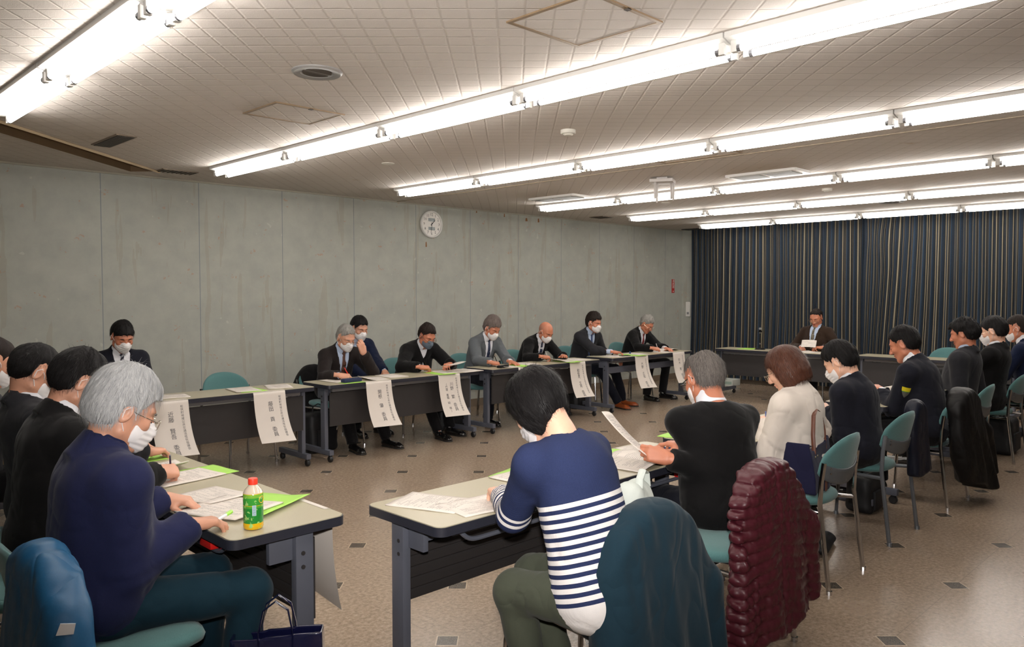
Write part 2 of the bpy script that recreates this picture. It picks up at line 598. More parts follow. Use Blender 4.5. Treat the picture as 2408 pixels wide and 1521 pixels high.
def curtain(y0, y1, label, seed, gather=None, xc=11.90):
    n = int(abs(y1 - y0) / 0.0105); zs = np.linspace(0.075, ROOM_H - 0.012, 26)
    r = np.random.default_rng(seed)
    ph = np.cumsum(0.0105 / (0.085 + 0.05 * r.random(n + 1))) * 2 * np.pi / 1.0
    s = np.linspace(y0, y1, n + 1)
    V = np.zeros((n + 1, len(zs), 3)); U = np.zeros((n + 1, len(zs)))
    amp = 0.022 + 0.012 * r.random(n + 1); amp = np.convolve(amp, np.ones(9) / 9, 'same')
    for k, z in enumerate(zs):
        h = (z - zs[0]) / (zs[-1] - zs[0])
        w = 1 - 0.45 * h ** 4
        lean = 0.03 * vnoise(s * 2.2 + seed, np.full(n + 1, z * 0.55), np.zeros(n + 1), seed) * (1 - h)
        y = s + lean + 0.012 * np.sin(ph * 0.93 + 1.3)
        x = xc + amp * w * np.sin(ph + 0.5 * lean * 20) + 0.012 * vnoise(s * 5, z * 0.7 + 0 * s, 0 * s, 5)
        if gather is not None:
            gy, gz = gather
            d = (y - gy); g = np.exp(-(d / 0.22) ** 2) * np.exp(-((z - gz) / 0.32) ** 2)
            y = y - d * g * 0.30
            x = x - 0.05 * g
            g2 = np.exp(-(d / 0.5) ** 2) * np.clip((gz - z) / 1.8, 0, 1)
            y = y - d * g2 * 0.25 + 0.05 * g2
        V[:, k, 0] = x; V[:, k, 1] = y; V[:, k, 2] = z
        dl = np.hypot(np.diff(11.9 + 1.15 * amp * np.sin(ph)), np.diff(s))
        U[:, k] = np.concatenate([[0], np.cumsum(dl)])
    m_ = len(zs)
    i, j = np.meshgrid(np.arange(n), np.arange(m_ - 1), indexing='ij')
    a = (i * m_ + j).ravel()
    Q = np.stack([a, a + 1, a + m_ + 1, a + m_], 1)
    V = V.reshape(-1, 3); nv = len(V)
    V2 = V.copy(); V2[:, 0] += 0.004
    o = fast_mesh('curtain', np.concatenate([V, V2]), np.concatenate([Q, Q[:, ::-1] + nv]), CURT, attrs={'u': np.concatenate([U.ravel()] * 2)})
    return tag(o, label, 'curtain', 'striped curtains along the back wall')
curtain(7.50, 4.40, 'long navy and beige striped curtain hanging behind the man in the brown jacket', 3, xc=11.955)
curtain(4.52, -3.3, 'navy and beige striped curtain right of the bunched seam, behind the row of suited men', 11, gather=(4.36, 2.30), xc=11.85)
q = MB(); q.box(11.80, 12.02, Y0 + 0.05, 7.62, ROOM_H - 0.012, ROOM_H - 0.001)
tag(q.build('curtain_rail', mat('rail_dark', srgb(50, 46, 42), 0.5)), 'dark curtain rail fixed to the ceiling above the striped curtains', 'curtain rail')

# ---- fluorescent fixtures
def m_emit(name, col, st):
    m = bpy.data.materials.new(name); m.use_nodes = True
    b = m.node_tree.nodes['Principled BSDF']
    b.inputs['Base Color'].default_value = (0.8, 0.8, 0.8, 1)
    b.inputs['Emission Color'].default_value = tuple(col) + (1,)
    b.inputs['Emission Strength'].default_value = st
    return m
TUBE = m_emit('lit_tube', (1.0, 0.955, 0.90), TUBE_STRENGTH)
WHITE = mat('white_enamel', srgb(214, 212, 208), 0.35)
OFFW = mat('off_white_plastic', srgb(206, 202, 192), 0.45)
CAPM = mat('tube_cap', srgb(150, 152, 160), 0.3, 0.8)
LP = 1.265
def make_fixture():
    r = thing('ceiling_light', '', 'ceiling light')
    L = LP
    q = MB()
    q.add([(x, y, z) for y in (0.004, L - 0.004) for x, z in ((-0.098, 0), (-0.098, -0.022), (-0.04, -0.040), (0.04, -0.040), (0.098, -0.022), (0.098, 0))],
          [(0, 1, 2, 3, 4, 5), (11, 10, 9, 8, 7, 6)] + [(i, 6 + i, 6 + (i + 1) % 6, (i + 1) % 6) for i in range(6)])
    q.build('housing', WHITE, r, smooth=False)
    for sx in (-1, 1):
        q = MB(); q.tube([(sx * 0.053, 0.055, -0.066), (sx * 0.053, L - 0.055, -0.066)], 0.0155, 10)
        q.build('tube', TUBE, r)
        for y in (0.03, L - 0.03):
            q = MB()
            q.box(sx * 0.053 - 0.013, sx * 0.053 + 0.013, y - 0.014, y + 0.014, -0.082, -0.015, b=0.004)
            e = y + (0.022 if y < L / 2 else -0.022)
            q.tube([(sx * 0.053, e - 0.008, -0.066), (sx * 0.053, e + 0.008, -0.066)], 0.0165, 10, m=1)
            q.build('socket', [WHITE, CAPM], r)
    return r
ROWX = [1.185, 3.135, 5.135, 7.335, 9.235, 11.115]
ROWN = ['the nearest row at the upper left', 'the second row from the camera', 'the third row from the camera', 'the fourth row from the camera', 'the fifth row from the camera', 'the last row before the curtains']
ORD = ['first', 'second', 'third', 'fourth', 'fifth', 'sixth', 'seventh']
fx0 = make_fixture(); used = False
for ri, x in enumerate(ROWX):
    y = 6.82 if ri else 5.60
    k = 0
    while y - LP > 0.3:
        o = copy_tree(fx0) if used else fx0
        used = True
        o.location = (x, y - LP, ROOM_H)
        o['label'] = 'twin-tube fluorescent fixture, %s from the grey wall in %s' % (ORD[k], ROWN[ri])
        o['group'] = 'twin-tube ceiling fixtures in ' + ROWN[ri]
        y -= LP; k += 1
# ---------------------------------------------------------------- ceiling and wall fittings
DARKM = mat('dark_grille', srgb(70, 62, 54), 0.6)
BRN = mat('hatch_frame', srgb(132, 110, 84), 0.5, 0.2)
def hatch(x0, x1, y0, y1, label):
    r = thing('access_hatch', label, 'access hatch', ((x0 + x1) / 2, (y0 + y1) / 2, ROOM_H), 0, 'square ceiling access hatches')
    a, b = (x1 - x0) / 2, (y1 - y0) / 2
    q = MB(); q.box(-a + 0.012, a - 0.012, -b + 0.012, b - 0.012, -0.004, 0.006); q.build('panel', CEIL, r, smooth=False)
    q = MB(); w = 0.018
    for bx in ((-a, a, -b, -b + w), (-a, a, b - w, b), (-a, -a + w, -b + w, b - w), (a - w, a, -b + w, b - w)):
        q.box(*bx, -0.007, 0.004)
    q.build('frame', BRN, r, smooth=False)
    q = MB(); q.box(-0.012, 0.012, -b + 0.0, -b + 0.02, -0.010, -0.004); q.build('latch', DARKM, r, smooth=False)
hatch(2.285, 2.74, 1.865, 2.32, 'brown-framed square access hatch in the ceiling, right above the nearest table end')
hatch(2.28, 2.75, 4.22, 4.635, 'brown-framed square access hatch between the round vent and the grey wall')
hatch(5.30, 5.70, 3.12, 3.85, 'flush rectangular ceiling panel just behind the third light row')
hatch(9.75, 10.2, 6.3, 6.75, 'flush ceiling hatch near the far corner of the room')

def round_vent(x, y, R, label, dark=True):
    r = thing('ceiling_vent' if dark else 'ceiling_speaker', label, 'ceiling vent', (x, y, ROOM_H))
    q = MB(); q.lathe([(R, 0), (R, -0.006), (R * 0.93, -0.014), (R * 0.66, -0.010), (R * 0.62, -0.004), (0.0001, -0.004)], 32)
    q.build('ring', mat('brushed_ring', srgb(150, 148, 146), 0.4, 0.4), r)
    q = MB()
    for sg in (-1, 1):
        o = [(R * 0.58 * math.cos(rad(a)), R * 0.58 * math.sin(rad(a)) * sg) for a in range(12, 169, 12)]
        if sg < 0: o = o[::-1]
        q.prism(o, -0.009, -0.004)
    q.build('slot', DARKM, r, smooth=False)
round_vent(2.125, 3.51, 0.125, 'round grey ceiling vent with two dark slots between the first and second light rows')
round_vent(10.055, 3.524, 0.14, 'round ceiling vent between the last two light rows')
def speaker(x, y, label):
    q = MB(); q.lathe([(0.055, 0), (0.055, -0.004), (0.04, -0.009), (0.02, -0.012), (0.0001, -0.012)], 24, (x, y, ROOM_H))
    tag(q.build('sprinkler_cover', OFFW), label, 'sprinkler')
speaker(4.04, 5.547, 'small flat round white fitting on the ceiling between the second and third light rows')
speaker(8.19, 5.514, 'small flat round white fitting between the fourth and fifth light rows')
def smoke(x, y, label):
    r = thing('smoke_detector', label, 'smoke detector', (x, y, ROOM_H), 0, 'white smoke detectors')
    q = MB(); q.lathe([(0.052, 0), (0.052, -0.022), (0.047, -0.027), (0.034, -0.027)], 24); q.build('base', OFFW, r)
    q = MB(); q.lathe([(0.034, -0.02), (0.034, -0.031), (0.026, -0.038), (0.0001, -0.038)], 24); q.build('sensor_head', OFFW, r)
smoke(4.094, 3.551, 'white round smoke detector between the second and third light rows')
smoke(8.31, 3.564, 'white round smoke detector between the fourth and fifth light rows')
def cassette(x0, x1, y0, y1, label):
    r = thing('air_conditioner', label, 'air conditioner', ((x0 + x1) / 2, (y0 + y1) / 2, ROOM_H), 0, 'ceiling air conditioners')
    a, b = (x1 - x0) / 2, (y1 - y0) / 2
    q = MB(); q.prism(rrect(-a, a, -b, b, 0.02), -0.022, 0.0); q.build('frame', mat('cassette_white', srgb(232, 230, 226), 0.4), r, smooth=False)
    for sg in (-1, 1):
        q = MB(); q.box(-a + 0.05, a - 0.05, sg * b * 0.45 - b * 0.38, sg * b * 0.45 + b * 0.38, -0.027, -0.021); q.build('grille', mat('grille_grey', srgb(112, 110, 106), 0.5), r, smooth=False)
    q = MB(); q.box(-a + 0.012, -a + 0.032, -b + 0.05, b - 0.05, -0.03, -0.02); q.build('air_flap', mat('flap', srgb(170, 168, 165), 0.5), r, smooth=False)
cassette(6.70, 7.02, 3.16, 3.86, 'white-framed ceiling air conditioner nearer the middle of the room')
cassette(6.70, 7.02, 5.74, 6.44, 'white-framed ceiling air conditioner nearer the grey wall')
def grille(x0, x1, y0, y1, label):
    r = thing('air_grille', label, 'air grille', ((x0 + x1) / 2, (y0 + y1) / 2, ROOM_H), 0, 'dark ceiling air grilles')
    a, b = (x1 - x0) / 2, (y1 - y0) / 2
    q = MB(); q.box(-a, a, -b, b, -0.008, 0.0); q.build('frame', mat('grille_frame', srgb(118, 104, 88), 0.5), r, smooth=False)
    q = MB()
    n = 8
    for i in range(n):
        x = -a + 0.02 + (2 * a - 0.04) * i / (n - 1)
        q.box(x - 0.006, x + 0.006, -b + 0.015, b - 0.015, -0.013, -0.007)
    q.build('louvre', DARKM, r, smooth=False)
grille(1.95, 2.09, 5.86, 6.40, 'dark air grille beside the slanting ceiling recess')
grille(2.78, 3.10, 7.18, 7.36, 'dark air grille against the wall end of the second light row')
grille(8.95, 9.2, 7.10, 7.35, 'dark air grille over the far end of the grey wall')

# projector bracket
r = thing('projector_mount', 'white projector bracket with hanging arms below the ceiling', 'bracket', (6.42, 4.36, ROOM_H), 25)
WM = mat('bracket_white', srgb(196, 190, 186), 0.4)
q = MB(); q.box(-0.11, 0.11, -0.11, 0.11, -0.05, -0.02, b=0.006); q.build('plate', WM, r)
q = MB(); q.box(-0.05, 0.05, -0.05, 0.05, -0.02, 0.0); q.build('ceiling_plate', WM, r, smooth=False)
for x, y, l in ((-0.08, 0.06, 0.15), (0.09, -0.07, 0.14), (0.09, 0.07, 0.17), (0.02, -0.10, 0.16)):
    q = MB(); q.tube([(x, y, -0.03), (x, y, -0.05 - l), (x * 1.02, y, -0.06 - l)], [0.011, 0.011, 0.004], 8); q.build('arm', WM, r)

# clock
def text_mesh(body, size, align='CENTER', spacing=1.0):
    c = bpy.data.curves.new('lettering', 'FONT')
    c.body = body; c.size = size; c.align_x = align; c.align_y = 'CENTER'; c.resolution_u = 1
    c.space_line = spacing
    o = bpy.data.objects.new('lettering', c)
    COL.objects.link(o)
    bpy.context.view_layer.update()
    me = bpy.data.meshes.new_from_object(o.evaluated_get(bpy.context.evaluated_depsgraph_get()))
    v = [q.co.copy() for q in me.vertices]; f = [tuple(p.vertices) for p in me.polygons]
    bpy.data.objects.remove(o); bpy.data.curves.remove(c); bpy.data.meshes.remove(me)
    return v, f
INK = mat('black_ink', srgb(28, 28, 30), 0.6)
r = thing('wall_clock', 'round white wall clock with black numerals high on the grey wall', 'clock', (6.31, Y1, 2.385))
CW = mat('clock_white', srgb(206, 204, 200), 0.35)
R = 0.172
q = MB(); q.lathe([(R * 0.9, 0.0), (R, -0.01), (R, -0.032), (R * 0.96, -0.04), (R * 0.88, -0.036), (R * 0.86, -0.020), (0.0001, -0.018)], 48, axis='y'); q.build('case', CW, r)
q = MB(); q.lathe([(R * 0.875, -0.019), (R * 0.875, -0.024), (0.0001, -0.024)], 48, axis='y'); q.build('dial', mat('dial', srgb(222, 218, 212), 0.5), r)
for k in range(1, 13):
    q = MB()
    v, f = text_mesh(str(k), 0.052)
    a = rad(90 - 30 * k)
    q.add([(p.x + R * 0.7 * math.cos(a), -0.026, p.y + R * 0.7 * math.sin(a)) for p in v], f)
    q.build('numeral', INK, r, smooth=False)
LCD = mat('lcd', srgb(72, 82, 80), 0.3)
for z in (0.055, -0.055):
    q = MB(); q.box(-0.052, 0.052, -0.028, -0.0255, z - 0.02, z + 0.02); q.build('lcd_window', LCD, r, smooth=False)
for ang, l, w in ((45, 0.075, 0.006), (-97, 0.115, 0.004)):
    q = MB(); a = rad(ang); u = Vector((math.cos(a), 0, math.sin(a))); p = Vector((-u.z, 0, u.x)) * w
    q.add([(-u * 0.02 + p) + Vector((0, -0.031, 0)), (-u * 0.02 - p) + Vector((0, -0.031, 0)), (u * l - p * 0.4) + Vector((0, -0.031, 0)), (u * l + p * 0.4) + Vector((0, -0.031, 0))], [(0, 1, 2, 3)])
    q.add([(x[0], x[1] + 0.002, x[2]) for x in q.v[:4]], [(3, 2, 1, 0)])
    q.build('hand', INK, r, smooth=False)

# red fire-extinguisher sign, thermostat, box on the floor
r = thing('fire_extinguisher_sign', 'narrow red vertical sign with white characters on the grey wall', 'sign', (11.78, Y1, 1.64))
q = MB(); q.box(-0.04, 0.04, -0.006, 0.0, -0.12, 0.12); q.build('plate', mat('sign_red', srgb(172, 40, 36), 0.4), r, smooth=False)
q = MB(); v, f = text_mesh('消\n火\n器', 0.06, spacing=0.85)
q.add([(p.x, -0.008, p.y + 0.035) for p in v], f); q.add([(-0.016, -0.008, -0.085), (0.016, -0.008, -0.085), (0, -0.008, -0.11)], [(0, 1, 2)])
q.build('lettering', mat('sign_white', srgb(225, 220, 215), 0.5), r, smooth=False)
r = thing('thermostat', 'white wall controller box beside the curtain edge', 'thermostat', (X1, 7.62, 1.23))
q = MB(); q.box(-0.03, 0, -0.045, 0.045, -0.13, 0.13, b=0.006); q.build('case', WHITE, r)
q = MB(); q.box(-0.033, -0.029, -0.02, 0.02, -0.09, -0.05); q.build('button', mat('grey_button', srgb(130, 130, 132), 0.5), r, smooth=False)
r = thing('cardboard_box', 'low white and blue box on the floor under the curtain edge', 'box', (11.62, 6.70, 0), 4)
q = MB(); q.box(-0.14, 0.14, -0.26, 0.26, 0, 0.105, b=0.004); q.build('box_body', mat('box_white', srgb(192, 196, 190), 0.6), r)
q = MB(); q.box(-0.142, -0.139, -0.24, 0.24, 0.03, 0.075); q.build('printed_band', mat('box_band', srgb(150, 170, 160), 0.5), r, smooth=False)
# torn brown tape bits high on the wall by the clock
TAPE = mat('brown_tape', srgb(126, 84, 40), 0.6)
for i, (px, z, w, h) in enumerate(((8.06, 2.56, 0.045, 0.05), (8.31, 2.565, 0.035, 0.06), (7.10, 2.60, 0.02, 0.03), (7.62, 2.59, 0.02, 0.05), (6.24, 2.13, 0.022, 0.07))):
    q = MB(); q.add([(px - w / 2, Y1 - 0.0015, z - h / 2), (px + w * 0.55, Y1 - 0.0015, z - h * 0.42), (px + w * 0.3, Y1 - 0.0015, z + h / 2), (px - w * 0.4, Y1 - 0.0015, z + h * 0.35)], [(0, 1, 2, 3)])
    q.add([(a, Y1 - 0.0005, c) for a, b, c in q.v[:4]], [(3, 2, 1, 0)])
    tag(q.build('tape_scrap', TAPE, smooth=False), ['largest torn scrap of brown tape above the wall, right of the clock', 'upright brown tape scrap just right of the largest one', 'tiny brown tape scrap nearest the upper right of the clock', 'small dark tape scrap between the clock and the two big scraps', 'reddish tape scrap on the wall just below the clock'][i], 'tape', 'scraps of old tape on the grey wall')

# ---------------------------------------------------------------- tables
def m_top():
    m = bpy.data.materials.new('laminate_top'); m.use_nodes = True
    t = NT(m)
    n = t.noise(240, 3, t.pos(), 0.7)
    t.color(t.mix(n, srgb(166, 158, 134), srgb(186, 178, 154)))
    t.b.inputs['Roughness'].default_value = 0.28
    return m
TOP = m_top()
EDGE = mat('edge_band', srgb(40, 41, 50), 0.38, noise=(40, 0.08))
STEEL = mat('grey_steel', srgb(96, 99, 110), 0.42, 0.25)
PANEL = mat('dark_panel', srgb(45, 42, 42), 0.5, noise=(3, 0.1))
RUB = mat('black_rubber', srgb(24, 24, 26), 0.5)
REDP = mat('red_lever', srgb(196, 26, 22), 0.35)
CHROME = mat('chrome', srgb(205, 205, 208), 0.12, 1.0)

def make_table(panel=True):
    r = thing('folding_table', '', 'table')
    a, b = TL / 2, TD / 2
    q = MB(); q.prism(rrect(-a + 0.004, a - 0.004, -b + 0.004, b - 0.004, 0.034), TT - 0.004, TT); q.build('tabletop', TOP, r, auto=40)
    q = MB(); q.prism(rrect(-a, a, -b, b, 0.038, 6), TT - 0.036, TT - 0.003); q.build('edge_band', EDGE, r, auto=40)
    for s in (-1, 1):
        x = s * (a - 0.055)
        q = MB(); q.box(x - 0.018, x + 0.018, 0.035, 0.105, 0.10, TT - 0.045, b=0.004)
        lg = q.build('leg', STEEL, r)
        q = MB()
        for z in (0.585, 0.535): q.lathe([(0.0001, 0), (0.008, 0), (0.008, 0.004), (0.0001, 0.004)], 8, (x + s * 0.019, 0.062, z), axis='x')
        q.build('bolt', PANEL, lg)
        q = MB(); q.box(x - 0.022, x + 0.022, -0.30, 0.19, 0.062, 0.108, b=0.005)
        ft = q.build('foot', STEEL, r)
        for y in (-0.27, 0.165):
            q = MB(); q.lathe([(0.0001, -0.016), (0.024, -0.016), (0.03, -0.008), (0.03, 0.008), (0.024, 0.016), (0.0001, 0.016)], 16, (x, y, 0.03), axis='x')
            q.box(x - 0.012, x + 0.012, y - 0.014, y + 0.014, 0.03, 0.065)
            q.build('caster', RUB, ft)
        q = MB()
        q.box(x - s * 0.02 - 0.012, x - s * 0.02 + 0.012, -0.055, 0.06, 0.56, TT - 0.036, b=0.004)
        q.box(x - s * 0.055 - 0.03, x - s * 0.055 + 0.03, -0.02, 0.05, 0.585, 0.655, b=0.003)
        q.tube([(x - s * 0.07, -0.01, 0.62), (x - s * 0.14, -0.06, 0.63), (x - s * 0.17, -0.10, 0.655)], 0.008, 6)
        q.build('bracket', STEEL, r)
    q = MB(); q.box(-a + 0.1, a - 0.1, 0.10, 0.135, 0.625, TT - 0.036, b=0.003); q.box(-a + 0.1, a - 0.1, -0.165, -0.14, 0.64, TT - 0.036, b=0.003)
    q.build('rail', mat('rail_grey', srgb(118, 118, 120), 0.4, 0.2), r)
    q = MB()
    for y in (-0.13, -0.05, 0.03):
        q.tube([(-a + 0.14, y, 0.628), (a - 0.14, y, 0.628)], 0.007, 6)
    q.tube(bez((-a + 0.14, -0.17, 0.65), (-a + 0.19, -0.17, 0.60), (-a + 0.2, -0.17, 0.605), (-a + 0.3, -0.17, 0.605)) + bez((a - 0.3, -0.17, 0.605), (a - 0.2, -0.17, 0.605), (a - 0.19, -0.17, 0.60), (a - 0.14, -0.17, 0.65)), 0.009, 8)
    q.build('shelf_rack', STEEL, r)
    if panel:
        # ribbed modesty panel: saw profile extruded along x
        n = 7; z0, z1 = 0.315, 0.62; y = 0.125
        prof = []
        for i in range(n):
            za = z0 + (z1 - z0) * i / n; zb = z0 + (z1 - z0) * (i + 1) / n
            prof += [(y - 0.006, za + 0.002), (y - 0.006, zb - 0.010), (y - 0.0005, zb - 0.004)]
        prof += [(y + 0.008, z1), (y + 0.008, z0)]
        x = a - 0.075
        vv = [(-x, p[0], p[1]) for p in prof] + [(x, p[0], p[1]) for p in prof]
        k = len(prof)
        ff = [tuple(range(k)), tuple(range(2 * k - 1, k - 1, -1))] + [(i, k + i, k + (i + 1) % k, (i + 1) % k) for i in range(k)]
        mesh_obj('modesty_panel', vv, ff, PANEL, r)
    else:
        q = MB(); q.box(-a + 0.073, a - 0.073, 0.05, 0.085, 0.49, 0.57, b=0.004); q.build('cross_beam', STEEL, r)
    q = MB(); q.box(a - 0.30, a - 0.21, -0.20, -0.165, 0.615, 0.642, b=0.007); q.build('release_lever', REDP, r)
    return r
tab0 = make_table(True); tab1 = make_table(False)
tabs_used = [False, False]
def place_table(cx, cy, rz, label, kind=0):
    src = (tab0, tab1)[kind]
    o = copy_tree(src) if tabs_used[kind] else src
    tabs_used[kind] = True
    o.location = (cx, cy, 0); o.rotation_euler = (0, 0, rad(rz))
    o['label'] = label; o['group'] = 'folding conference tables'
    return o
YA = 6.03 + TD / 2
place_table(1.77 + TL / 2, YA, 180, 'folding table along the grey wall at the left, in front of the empty chair')
place_table(3.73 + TL / 2, YA, 180, 'folding table where the man in brown pinstripe suit holds his glasses')
place_table(5.74 + TL / 2, YA, 180, 'folding table where the man in the light grey tweed jacket sits')
place_table(7.82 + TL / 2, YA, 180, 'folding table without a front panel at the curtain end of the grey wall', 1)
place_table(1.148 + TD / 2, 2.46 + TL / 2, -90, 'folding table with the green tea bottle on its end')
place_table(1.148 + TD / 2, 4.36 + TL / 2, -90, 'folding table at far left, before the corner by the striped-tie man')
place_table(1.725 + TL / 2, 2.08 + TD / 2, 0, 'folding table nearest the camera, in front of the striped-sweater woman')
place_table(3.72 + TL / 2, 2.08 + TD / 2, 0, 'folding table in front of the woman in the cream jacket')
place_table(5.85 + TL / 2, 2.06 + TD / 2, 0, 'folding table in front of the man in uniform with the yellow arm badge')
place_table(7.80 + TL / 2, 2.06 + TD / 2, 0, 'folding table at the far right behind the suited men')
place_table(10.3 + TD / 2, 6.07 - TL / 2, 90, 'folding table of the man in the brown jacket before the curtains')
place_table(10.42 + TD / 2, 4.08 - TL / 2, 90, 'folding table before the curtains with the empty chair behind it')

# ---------------------------------------------------------------- chairs
def m_teal():
    m = bpy.data.materials.new('teal_upholstery'); m.use_nodes = True
    t = NT(m); n = t.noise(300, 2, t.pos(), 0.7)
    t.color(t.mix(n, srgb(56, 96, 96), srgb(84, 126, 126)))
    t.b.inputs['Roughness'].default_value = 0.9
    t.b.inputs['Sheen Weight'].default_value = 0.2
    t.normal(t.bump(n, 0.25, 0.001))
    return m
TEAL = m_teal()
BACKP = mat('grey_plastic_back', srgb(84, 88, 92), 0.45, noise=(60, 0.05))
GREYP = mat('painted_tube', srgb(112, 116, 122), 0.35, 0.5)
def make_chair(tube):
    r = thing('stacking_chair', '', 'chair')
    SZ = 0.45
    # seat pad: superellipse outline, domed
    n = 40; rings = [(0.0, 0.012), (0.6, 0.010), (0.88, 0.004), (0.97, -0.006), (1.0, -0.02), (0.98, -0.036), (0.9, -0.044), (0.0, -0.046)]
    v = []; f = []
    for s_, z in rings:
        for k in range(n):
            w = 2 * math.pi * k / n
            c, s2 = math.cos(w), math.sin(w)
            e = 2 / 3.2
            x = 0.215 * math.copysign(abs(c) ** e, c) * s_; y = 0.22 * math.copysign(abs(s2) ** e, s2) * s_
            wf = 1.0 - 0.10 * max(0, -y / 0.22)
            v.append((x * wf, y, SZ + z - 0.05 * max(0, (y - 0.14) / 0.08) ** 2 * 0.35 + 0.006 * (x / 0.2) ** 2))
    for i in range(len(rings) - 1):
        for k in range(n):
            l = (k + 1) % n
            f.append((i * n + k, (i + 1) * n + k, (i + 1) * n + l, i * n + l))
    mesh_obj('seat', v, f, TEAL, r, True)
    # back: shape on a curved sheet
    def back(fn_top, fn_bot, off, th, N=22, Mv=12):
        V = []; F = []
        W = 0.228
        for side in (0, 1):
            for i in range(N + 1):
                u = -1 + 2 * i / N
                zt, zb = fn_top(u), fn_bot(u)
                for j in range(Mv + 1):
                    t = j / Mv
                    z = zb + (zt - zb) * t
                    ed = min(1, (1 - abs(u)) * 9) * min(1, t * 7) * min(1, (1 - t) * 7)
                    ed = math.sqrt(max(ed, 0))
                    y = -0.235 - 0.055 * (1 - u * u) ** 1 * 1.0 - (z - 0.6) * 0.22
                    yy = y + off + (th / 2) * (0.25 + 0.75 * ed) * (1 if side == 0 else -1)
                    V.append((u * W, yy, z))
        S = (N + 1) * (Mv + 1)
        for i in range(N):
            for j in range(Mv):
                a = i * (Mv + 1) + j; b = a + Mv + 1
                F.append((a, a + 1, b + 1, b)); F.append((S + a, S + b, S + b + 1, S + a + 1))
        for i in range(N):
            a = i * (Mv + 1); b = a + Mv + 1
            F.append((a, b, S + b, S + a)); F.append((a + Mv, S + a + Mv, S + b + Mv, b + Mv))
        for j in range(Mv):
            F.append((j, S + j, S + j + 1, j + 1)); a = N * (Mv + 1) + j; F.append((a, a + 1, S + a + 1, S + a))
        return V, F
    top = lambda u: 0.655 + 0.135 * (1 - abs(u) ** 2.4) ** 0.62
    bot = lambda u: 0.60 - 0.07 * (1 - u * u) ** 0.7
    V, F = back(top, bot, 0.006, 0.030)
    mesh_obj('backrest', V, F, TEAL, r, True)
    topp = lambda u: 0.652 - 0.045 * (1 - u * u)
    bp = lambda u: 0.592 - 0.07 * (1 - u * u) ** 0.7
    V, F = back(topp, bp, -0.012, 0.014)
    pb = mesh_obj('back_shell', V, F, BACKP, r, True)
    q = MB()
    for s in (-1, 1):
        for z in (0.60, 0.625): q.lathe([(0.0001, 0), (0.006, 0), (0.006, -0.004), (0.0001, -0.004)], 8, (s * 0.185, -0.277, z), axis='y')
    q.build('screw', CHROME, pb)
    for s in (-1, 1):
        q = MB(); q.tube([(s * 0.242, -0.30, 0.0), (s * 0.238, -0.262, 0.30), (s * 0.236, -0.245, 0.44), (s * 0.235, -0.250, 0.56), (s * 0.232, -0.262, 0.66)], 0.0125, 10)
        q.lathe([(0.0001, 0), (0.015, 0), (0.015, 0.02), (0.0125, 0.02)], 10, (s * 0.242, -0.30, 0.0))
        q.build('leg', tube, r)
        q = MB()
        pts = [(s * 0.225, 0.215, 0.0), (s * 0.215, 0.20, 0.2), (s * 0.208, 0.19, 0.33)] + bez((s * 0.206, 0.187, 0.35), (s * 0.204, 0.182, 0.40), (s * 0.20, 0.15, 0.402), (s * 0.20, 0.10, 0.400), 6) + [(s * 0.205, -0.05, 0.398), (s * 0.215, -0.16, 0.396), (s * 0.234, -0.246, 0.40)]
        q.tube(pts, 0.0115, 10)
        q.lathe([(0.0001, 0), (0.015, 0), (0.015, 0.02), (0.0125, 0.02)], 10, (s * 0.225, 0.215, 0.0))
        q.build('leg', tube, r)
    q = MB()
    for y in (0.08, -0.12): q.tube([(-0.203, y, 0.396), (0.203, y, 0.396)], 0.009, 8)
    q.build('seat_frame', tube, r)
    return r
ch0 = make_chair(CHROME); ch1 = make_chair(GREYP)
ch_used = [False, False]
def chair(x, y, rz, label, kind=0):
    src = (ch0, ch1)[kind]
    o = copy_tree(src) if ch_used[kind] else src
    ch_used[kind] = True
    o.location = (x, y, 0); o.rotation_euler = (0, 0, rad(rz))
    o['label'] = label; o['group'] = 'teal stacking chairs'
    return o
# near row, backs to the camera: rear legs stand at y = 1.65
chair(2.18, 1.80, 0, 'teal chair under the striped-sweater woman, draped with the dark teal coat')
chair(3.0, 1.80, 2, 'teal chair of the man in the black sweater, draped with the maroon quilted jacket')
chair(4.11, 1.93, 2, 'teal chair with chrome legs and a navy tote bag on its seat')
chair(5.13, 1.985, 0, 'teal chair with grey painted legs of the masked man in the navy suit', 1)
chair(6.22, 1.98, 0, 'teal chair draped with the navy and black coats behind the uniformed man')
chair(7.12, 2.02, 2, 'teal chair behind the man in the charcoal jacket, its back rising over the black coat')
chair(8.26, 2.03, 0, 'teal chair with black shell at the right edge of the picture')
chair(9.2, 2.0, 0, 'teal chair at the far end of the near row')
# grey-wall row, facing the camera
for x, y, rz, lab in ((2.32, 6.87, 180, 'teal chair under the man in the striped tie'), (3.22, 6.66, 184, 'empty teal chair behind the left wall table'),
                      (4.22, 6.74, 182, 'teal chair under the man in the brown pinstripe suit'), (4.86, 7.42, 180, 'teal chair under the navy-blazer man seated in the second row'),
                      (5.27, 6.86, 176, 'teal chair under the man in black coat with the grey mask'), (6.20, 6.84, 170, 'teal chair under the man in the light grey tweed jacket'),
                      (7.10, 6.84, 172, 'teal chair under the bald man in black'), (8.10, 6.82, 170, 'teal chair under the man with tan shoes'), (9.28, 6.82, 172, 'teal chair under the grey-haired man with the red tie')):
    chair(x, y, rz, lab)
chair(8.77, 7.12, 182, 'unoccupied teal chair between the tan-shoe man and the red-tie man')
# left block, facing right
chair(0.86, 2.60, -90, 'teal chair under the white-haired man, draped with the bright blue coat')
chair(0.80, 3.28, -90, 'teal chair under the black-haired man in the black suit at the left')
chair(0.70, 3.98, -90, 'teal chair under the masked man in dark grey at the left edge')
chair(0.70, 4.75, -90, 'teal chair of the man cut off by the left edge')
